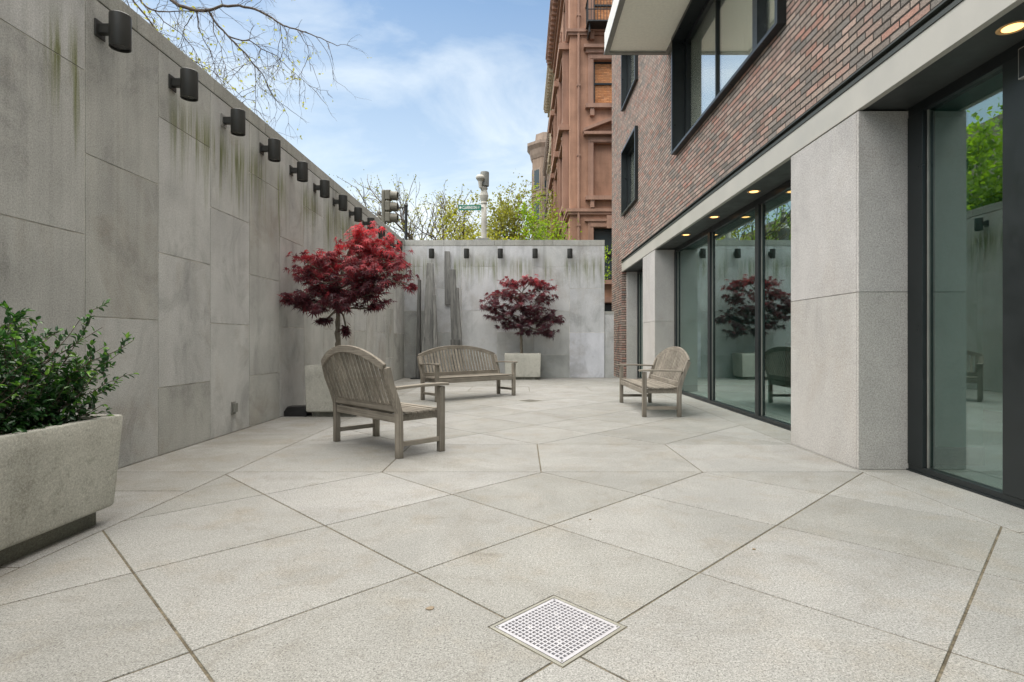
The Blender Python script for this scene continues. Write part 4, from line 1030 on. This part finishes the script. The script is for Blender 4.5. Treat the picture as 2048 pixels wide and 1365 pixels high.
# ------------------------------------------------------------------ houses beyond
def stone(name, col, v=.14):
    n = NT(name); a = n.noise(1.2,6,.6); z = n.xyz()[2]; st = n.noise(1.,4,.6,vec=n.map((5,5,.4)))
    k = n.math('MULTIPLY', n.rng(a,.3,.7,1-v,1+v), n.rng(st,.35,.7,1.08,.82)); c = n.mix(1.0, col, n.comb(k,k,k), 'MULTIPLY')
    x = n.xyz(); zz = n.math('FRACT', n.math('DIVIDE', x[2], .42)); c = n.mix(n.rng(zz, .0, .03, .22, 0), c, (.10,.06,.045))
    n.bump(n.noise(30,4),.2,.01); return n.fin(c,.85,spec=.2)
M['brownstone'] = stone('brownstone', (.365,.208,.142), .22); M['brownstone_trim'] = stone('brownstone_trim', (.33,.20,.148), .16)
M['cream'] = stone('cream_stone', (.52,.45,.34)); M['cream_trim'] = stone('cream_trim', (.46,.39,.29)); M['tan'] = stone('tan_stone', (.29,.215,.165)); M['tan_trim'] = stone('tan_trim', (.30,.235,.19))
M['slate'] = plain('slate_roof', (.08,.08,.085), .8)

def house(name, label, X0, X1, Y0, Y1, top, rows, faces, wallm, trimm, proj=.55):
    """rows: [(z0,z1,style)], faces: x bays (facing the camera) and y bays (facing the street)"""
    H = empty('town_house', (X0, Y0, -.05), 0, label, 'house', 'old stone town houses beyond the far wall'); O = (X0, Y0, -.05)
    xb, yb_ = faces; wm = MB()
    hx = [(a, c, z0, z1) for a, c in xb for z0, z1, s_ in rows]; hy = [(a, c, z0, z1) for a, c in yb_ for z0, z1, s_ in rows]
    plane_grid(wm, 'y', Y0, X0, X1, -.05, top, hx, .22); plane_grid(wm, 'x', X0, Y0, Y1, -.05, top, hy, .22)
    wm.add([(X1,Y0,-.05),(X1,Y1,-.05),(X1,Y1,top),(X1,Y0,top)], [(0,1,2,3)]); wm.add([(X0,Y1,-.05),(X1,Y1,-.05),(X1,Y1,top),(X0,Y1,top)], [(0,1,2,3)])
    wm.build('wall', wallm, H, origin=O, fix=False)
    rf = MB(); rf.box(X0+.01, X1-.01, Y0+.01, Y1-.01, top-.3, top-.01); rf.build('roof', M['slate'], H, origin=O)
    # cornice with modillions
    cn = MB(); p = proj
    for pj, z0, z1 in ((p*.25, top-.9, top-.62), (p*.45, top-.62, top-.42), (p, top-.25, top-.05), (p*1.08, top-.05, top+.12)):
        cn.box(X0-pj, X1+.02, Y0-pj, Y1-.02, z0, z1-.002)
    y = Y0; 
    while y < Y1-.3: cn.box(X0-p*.92, X0-p*.46, y, y+.2, top-.52, top-.253); y += .48
    x = X0
    while x < X1-.3: cn.box(x, x+.2, Y0-p*.92, Y0-p*.46, top-.52, top-.253); x += .48
    cn.build('cornice', trimm, H, origin=O)
    for z in (14.2, 6.5):
        if z < top-1.5:
            sc_ = MB(); sc_.box(X0-.10, X1, Y0-.10, Y1-.01, z, z+.11); sc_.box(X0-.16, X1, Y0-.16, Y1-.012, z+.11, z+.24); sc_.build('string_course', trimm, H, origin=O)
    def win(ax, a, c, z0, z1, style):
        f = MB(); d = {'x': Y0, 'y': X0}[ax]
        def bx(u0, u1, p0, p1, za, zb, m=None):
            m = f if m is None else m
            if ax == 'x': m.box(u0, u1, d+p0, d+p1, za, zb)
            else: m.box(d+p0, d+p1, u0, u1, za, zb)
        e_ = .24
        bx(a-e_, a-.002, -.075, -.001, z0-.02, z1); bx(c+.002, c+e_, -.075, -.001, z0-.02, z1); bx(a-e_, c+e_, -.075, -.001, z1+.002, z1+.26)
        bx(a-e_+.09, a-.03, -.11, -.0755, z0-.02, z1); bx(c+.03, c+e_-.09, -.11, -.0755, z0-.02, z1); bx(a-e_+.09, c+e_-.09, -.11, -.0755, z1+.03, z1+.17)
        bx(a-e_-.12, c+e_+.12, -.24, -.001, z0-.20, z0-.025)
        for u in (a-.16, c+.0): bx(u, u+.17, -.19, -.001, z0-.52, z0-.202)
        if style == 'hood':
            bx(a-e_-.1, c+e_+.1, -.16, -.001, z1+.262, z1+.42); bx(a-e_-.2, c+e_+.2, -.30, -.001, z1+.422, z1+.56)
        if style == 'ped':
            bx(a-e_-.2, c+e_+.2, -.30, -.001, z1+.30, z1+.42); mid = (a+c)/2; L0, L1 = a-e_-.22, c+e_+.22
            for s0, s1 in ((L0, mid), (L1, mid)):
                n0 = len(f.v); q = [(s0, z1+.425), (s1, z1+.86), (s1, z1+1.0), (s0, z1+.55)]
                for pd in (-.30, -.001):
                    for u_, zz_ in q: f.v.append((u_, d+pd, zz_) if ax == 'x' else (d+pd, u_, zz_))
                f.f += [tuple(n0+i for i in ff) for ff in ((0,1,2,3),(4,5,6,7),(0,1,5,4),(1,2,6,5),(2,3,7,6),(3,0,4,7))]; f.t += [.5]*6
        if style == 'key': 
            bx(a-e_-.14, c+e_+.14, -.13, -.0005, z1+.262, z1+.36); bx((a+c)/2-.14, (a+c)/2+.14, -.2, -.111, z1-.05, z1+.5)
        fo = f.build('window', trimm, H, origin=O)
        fr = MB(); bx(a, a+.07, .13, .19, z0, z1, fr); bx(c-.07, c, .13, .19, z0, z1, fr); bx(a+.07, c-.07, .13, .19, z1-.07, z1, fr); bx(a+.07, c-.07, .13, .19, z0, z0+.07, fr)
        bx(a+.07, c-.07, .12, .189, (z0+z1)/2-.035, (z0+z1)/2+.035, fr)
        q = fr.build('sash', M['frame'], fo, origin=O)
        pn = MB(); bx(a+.02, c-.02, .195, .205, z0+.02, z1-.02, pn)
        blind = ax == 'x' and style in ('hood', 'top') and name == 'brown'
        blank = ax == 'x' and style == 'ped' and name == 'brown'
        if blank: q.hide_render = False
        pn.build('pane', M['blind'] if blind else (wallm if blank else M['pane']), fo, origin=O)
        if blank: bpy.data.objects.remove(q)
    for z0, z1, s_ in rows:
        for a, c in xb: win('x', a, c, z0, z1, s_)
        for a, c in yb_: win('y', a, c, z0, z1, s_)
    return H, O
rowsA = [(1.2,2.7,'plain'), (3.7,5.94,'key'), (7.3,9.58,'ped'), (11.24,13.15,'hood'), (14.5,16.7,'top')]
H, O = house('brown', 'tall reddish brownstone house with moulded windows rising behind the far wall', 2.07, 9.5, 24, 35, 18.75, rowsA,
      ([(3.08,4.45),(6.4,7.7)], [(25.3,26.5),(28.9,30.1),(32.5,33.7)]), M['brownstone'], M['brownstone_trim'])
m = MB(); m.tube([(2.43,23.92,0),(2.43,23.92,18.0)], .055, 8)
for z in (3,6,9,12,15): m.box(2.35,2.51,23.86,23.99,z,z+.08)
m.build('downpipe', M['brownstone_trim'], H, origin=O)
m = MB()
m.box(2.72,4.9,23.15,23.99,14.36,14.42)
for x in [2.74+.13*i for i in range(17)]: m.box(x,x+.022,23.16,23.18,14.42,15.35)
for y in [23.2+.13*i for i in range(6)]: m.box(2.74,2.76,y,y+.022,14.42,15.35); m.box(4.86,4.88,y,y+.022,14.42,15.35)
m.box(2.72,4.9,23.15,23.19,15.35,15.40); m.box(2.72,2.77,23.15,23.98,15.352,15.40); m.box(2.72,4.9,23.155,23.185,14.85,14.88)
for x in (2.8,4.7): m.prism([(x,14.0),(x+.05,14.0),(x+.05,14.36),(x,14.36)], 23.3, 23.98)
m.build('iron_balcony', M['dark_metal'], H, origin=O)
m = MB()
for a, c in ((25.0,26.8),(28.6,30.4),(32.2,34.0)):     # projecting two-storey window surrounds on the street side
    m.box(1.80,2.065,a-.35,a-.12,6.8,13.9); m.box(1.80,2.065,c+.12,c+.35,6.8,13.9); m.box(1.62,2.065,a-.5,c+.5,10.35,10.6); m.box(1.62,2.065,a-.5,c+.5,13.9,14.18)
m.build('pilasters', M['brownstone_trim'], H, origin=O)
house('cream', 'pale cream stone house next along the street beyond the brownstone', 2.15, 10, 35.02, 42, 18.5, [(3.7,5.9,'key'),(7.3,9.6,'hood'),(11.2,13.2,'hood'),(14.6,16.6,'top')],
      ([], [(36.0,37.1),(38.2,39.3),(40.4,41.5)]), M['cream'], M['cream_trim'], .5)
house('tan', 'lower tan stone house between the cream house and the turret', 2.55, 10, 42.02, 58, 18.6, [(3.7,5.9,'key'),(7.3,9.6,'hood'),(11.2,13.2,'hood'),(14.6,16.6,'top')],
      ([], [(44,45.2),(47,48.2),(50,51.2),(53,54.2)]), M['tan'], M['tan_trim'], .4)
# corner turret house
T = empty('town_house', (3.2, 62, -.05), 0, 'brown corner house with a many-sided bay turret at the far end of the street', 'house', 'old stone town houses beyond the far wall'); TO = (3.2,62,-.05)
def octa(cx, cy, r, z, n=8): return [(cx+r*math.cos(2*math.pi*(k+.5)/n), cy+r*math.sin(2*math.pi*(k+.5)/n), z) for k in range(n)]
m = MB(); m.loft([octa(2.75,60.4,1.75,-.05), octa(2.75,60.4,1.75,21.6)]); m.box(2.6,12,59.8,74,-.05,22.4); m.build('wall', M['tan'], T, origin=TO)
for z in (6.3,9.6,13.0,16.4):
    m = MB(); m.loft([octa(2.75,60.4,1.86,z), octa(2.75,60.4,1.86,z+.22)]); m.build('string_course', M['tan_trim'], T, origin=TO)
m = MB()
m.loft([octa(2.75,60.4,1.8,20.5), octa(2.75,60.4,1.95,20.9), octa(2.75,60.4,2.05,21.4), octa(2.75,60.4,2.35,21.8), octa(2.75,60.4,2.35,22.1)]); m.loft([octa(2.75,60.4,1.5,22.1), octa(2.75,60.4,1.35,23.2)])
m.box(2.3,12,59.5,74,22.4,22.9)
m.build('cornice', M['tan_trim'], T, origin=TO)
for z0 in (7.2, 10.5, 13.9, 17.2):
    for k in range(8):
        a = 2*math.pi*k/8+math.pi/8*0; a = 2*math.pi*(k+1)/8
        nx, ny = math.cos(a), math.sin(a)
        if ny > .3 or nx > .9: continue
        ri = 1.75*math.cos(math.pi/8); c = Vector((2.75+nx*ri, 60.4+ny*ri, 0)); tx = Vector((-ny, nx, 0))
        m = MB(); fr_ = MB()
        for (w_, za, zb, pd, mm) in ((.52, z0-.15, z0+2.2, .06, fr_), (.36, z0, z0+2.0, .075, m)):
            q0, q1 = c-tx*w_, c+tx*w_; nn = Vector((nx,ny,0))*pd
            vs = [(*(q+n2).xy, z) for z in (za, zb) for q, n2 in ((q0,Vector((0,0,0))),(q1,Vector((0,0,0))),(q1,nn),(q0,nn))]
            mm.add(vs, [(0,1,2,3),(4,5,6,7),(0,1,5,4),(1,2,6,5),(2,3,7,6),(3,0,4,7)])
        fo = fr_.build('window', M['tan_trim'], T, origin=TO); m.build('pane', M['pane'], fo, origin=None).location = (-TO[0],-TO[1],-TO[2])
# row of houses across the left street, seen only mirrored in the glass
house('row', 'long pale town house across the left-hand street, seen mirrored in the storefront', -34, -24, 30, 78, 15.5, [(3.7,5.9,'key'),(7.3,9.4,'hood'),(11.0,13.0,'hood')],
      ([], []), M['cream'], M['cream_trim'], .5)
rowm = bpy.data.objects[-1] if False else None
H2 = [o for o in bpy.data.objects if o.name.startswith('town_house') and o.location.x < -20][0]
for y in range(31, 77, 3):
    for z in (3.7, 7.3, 11.0):
        m = MB(); m.box(-23.999,-23.9,y-.2,y+1.4,z-.2,z+2.3); fo = m.build('window', M['cream_trim'], H2, origin=(-34,30,-.05))
        m = MB(); m.box(-23.8999,-23.89,y,y+1.2,z,z+2.1); m.build('pane', M['pane'], fo)
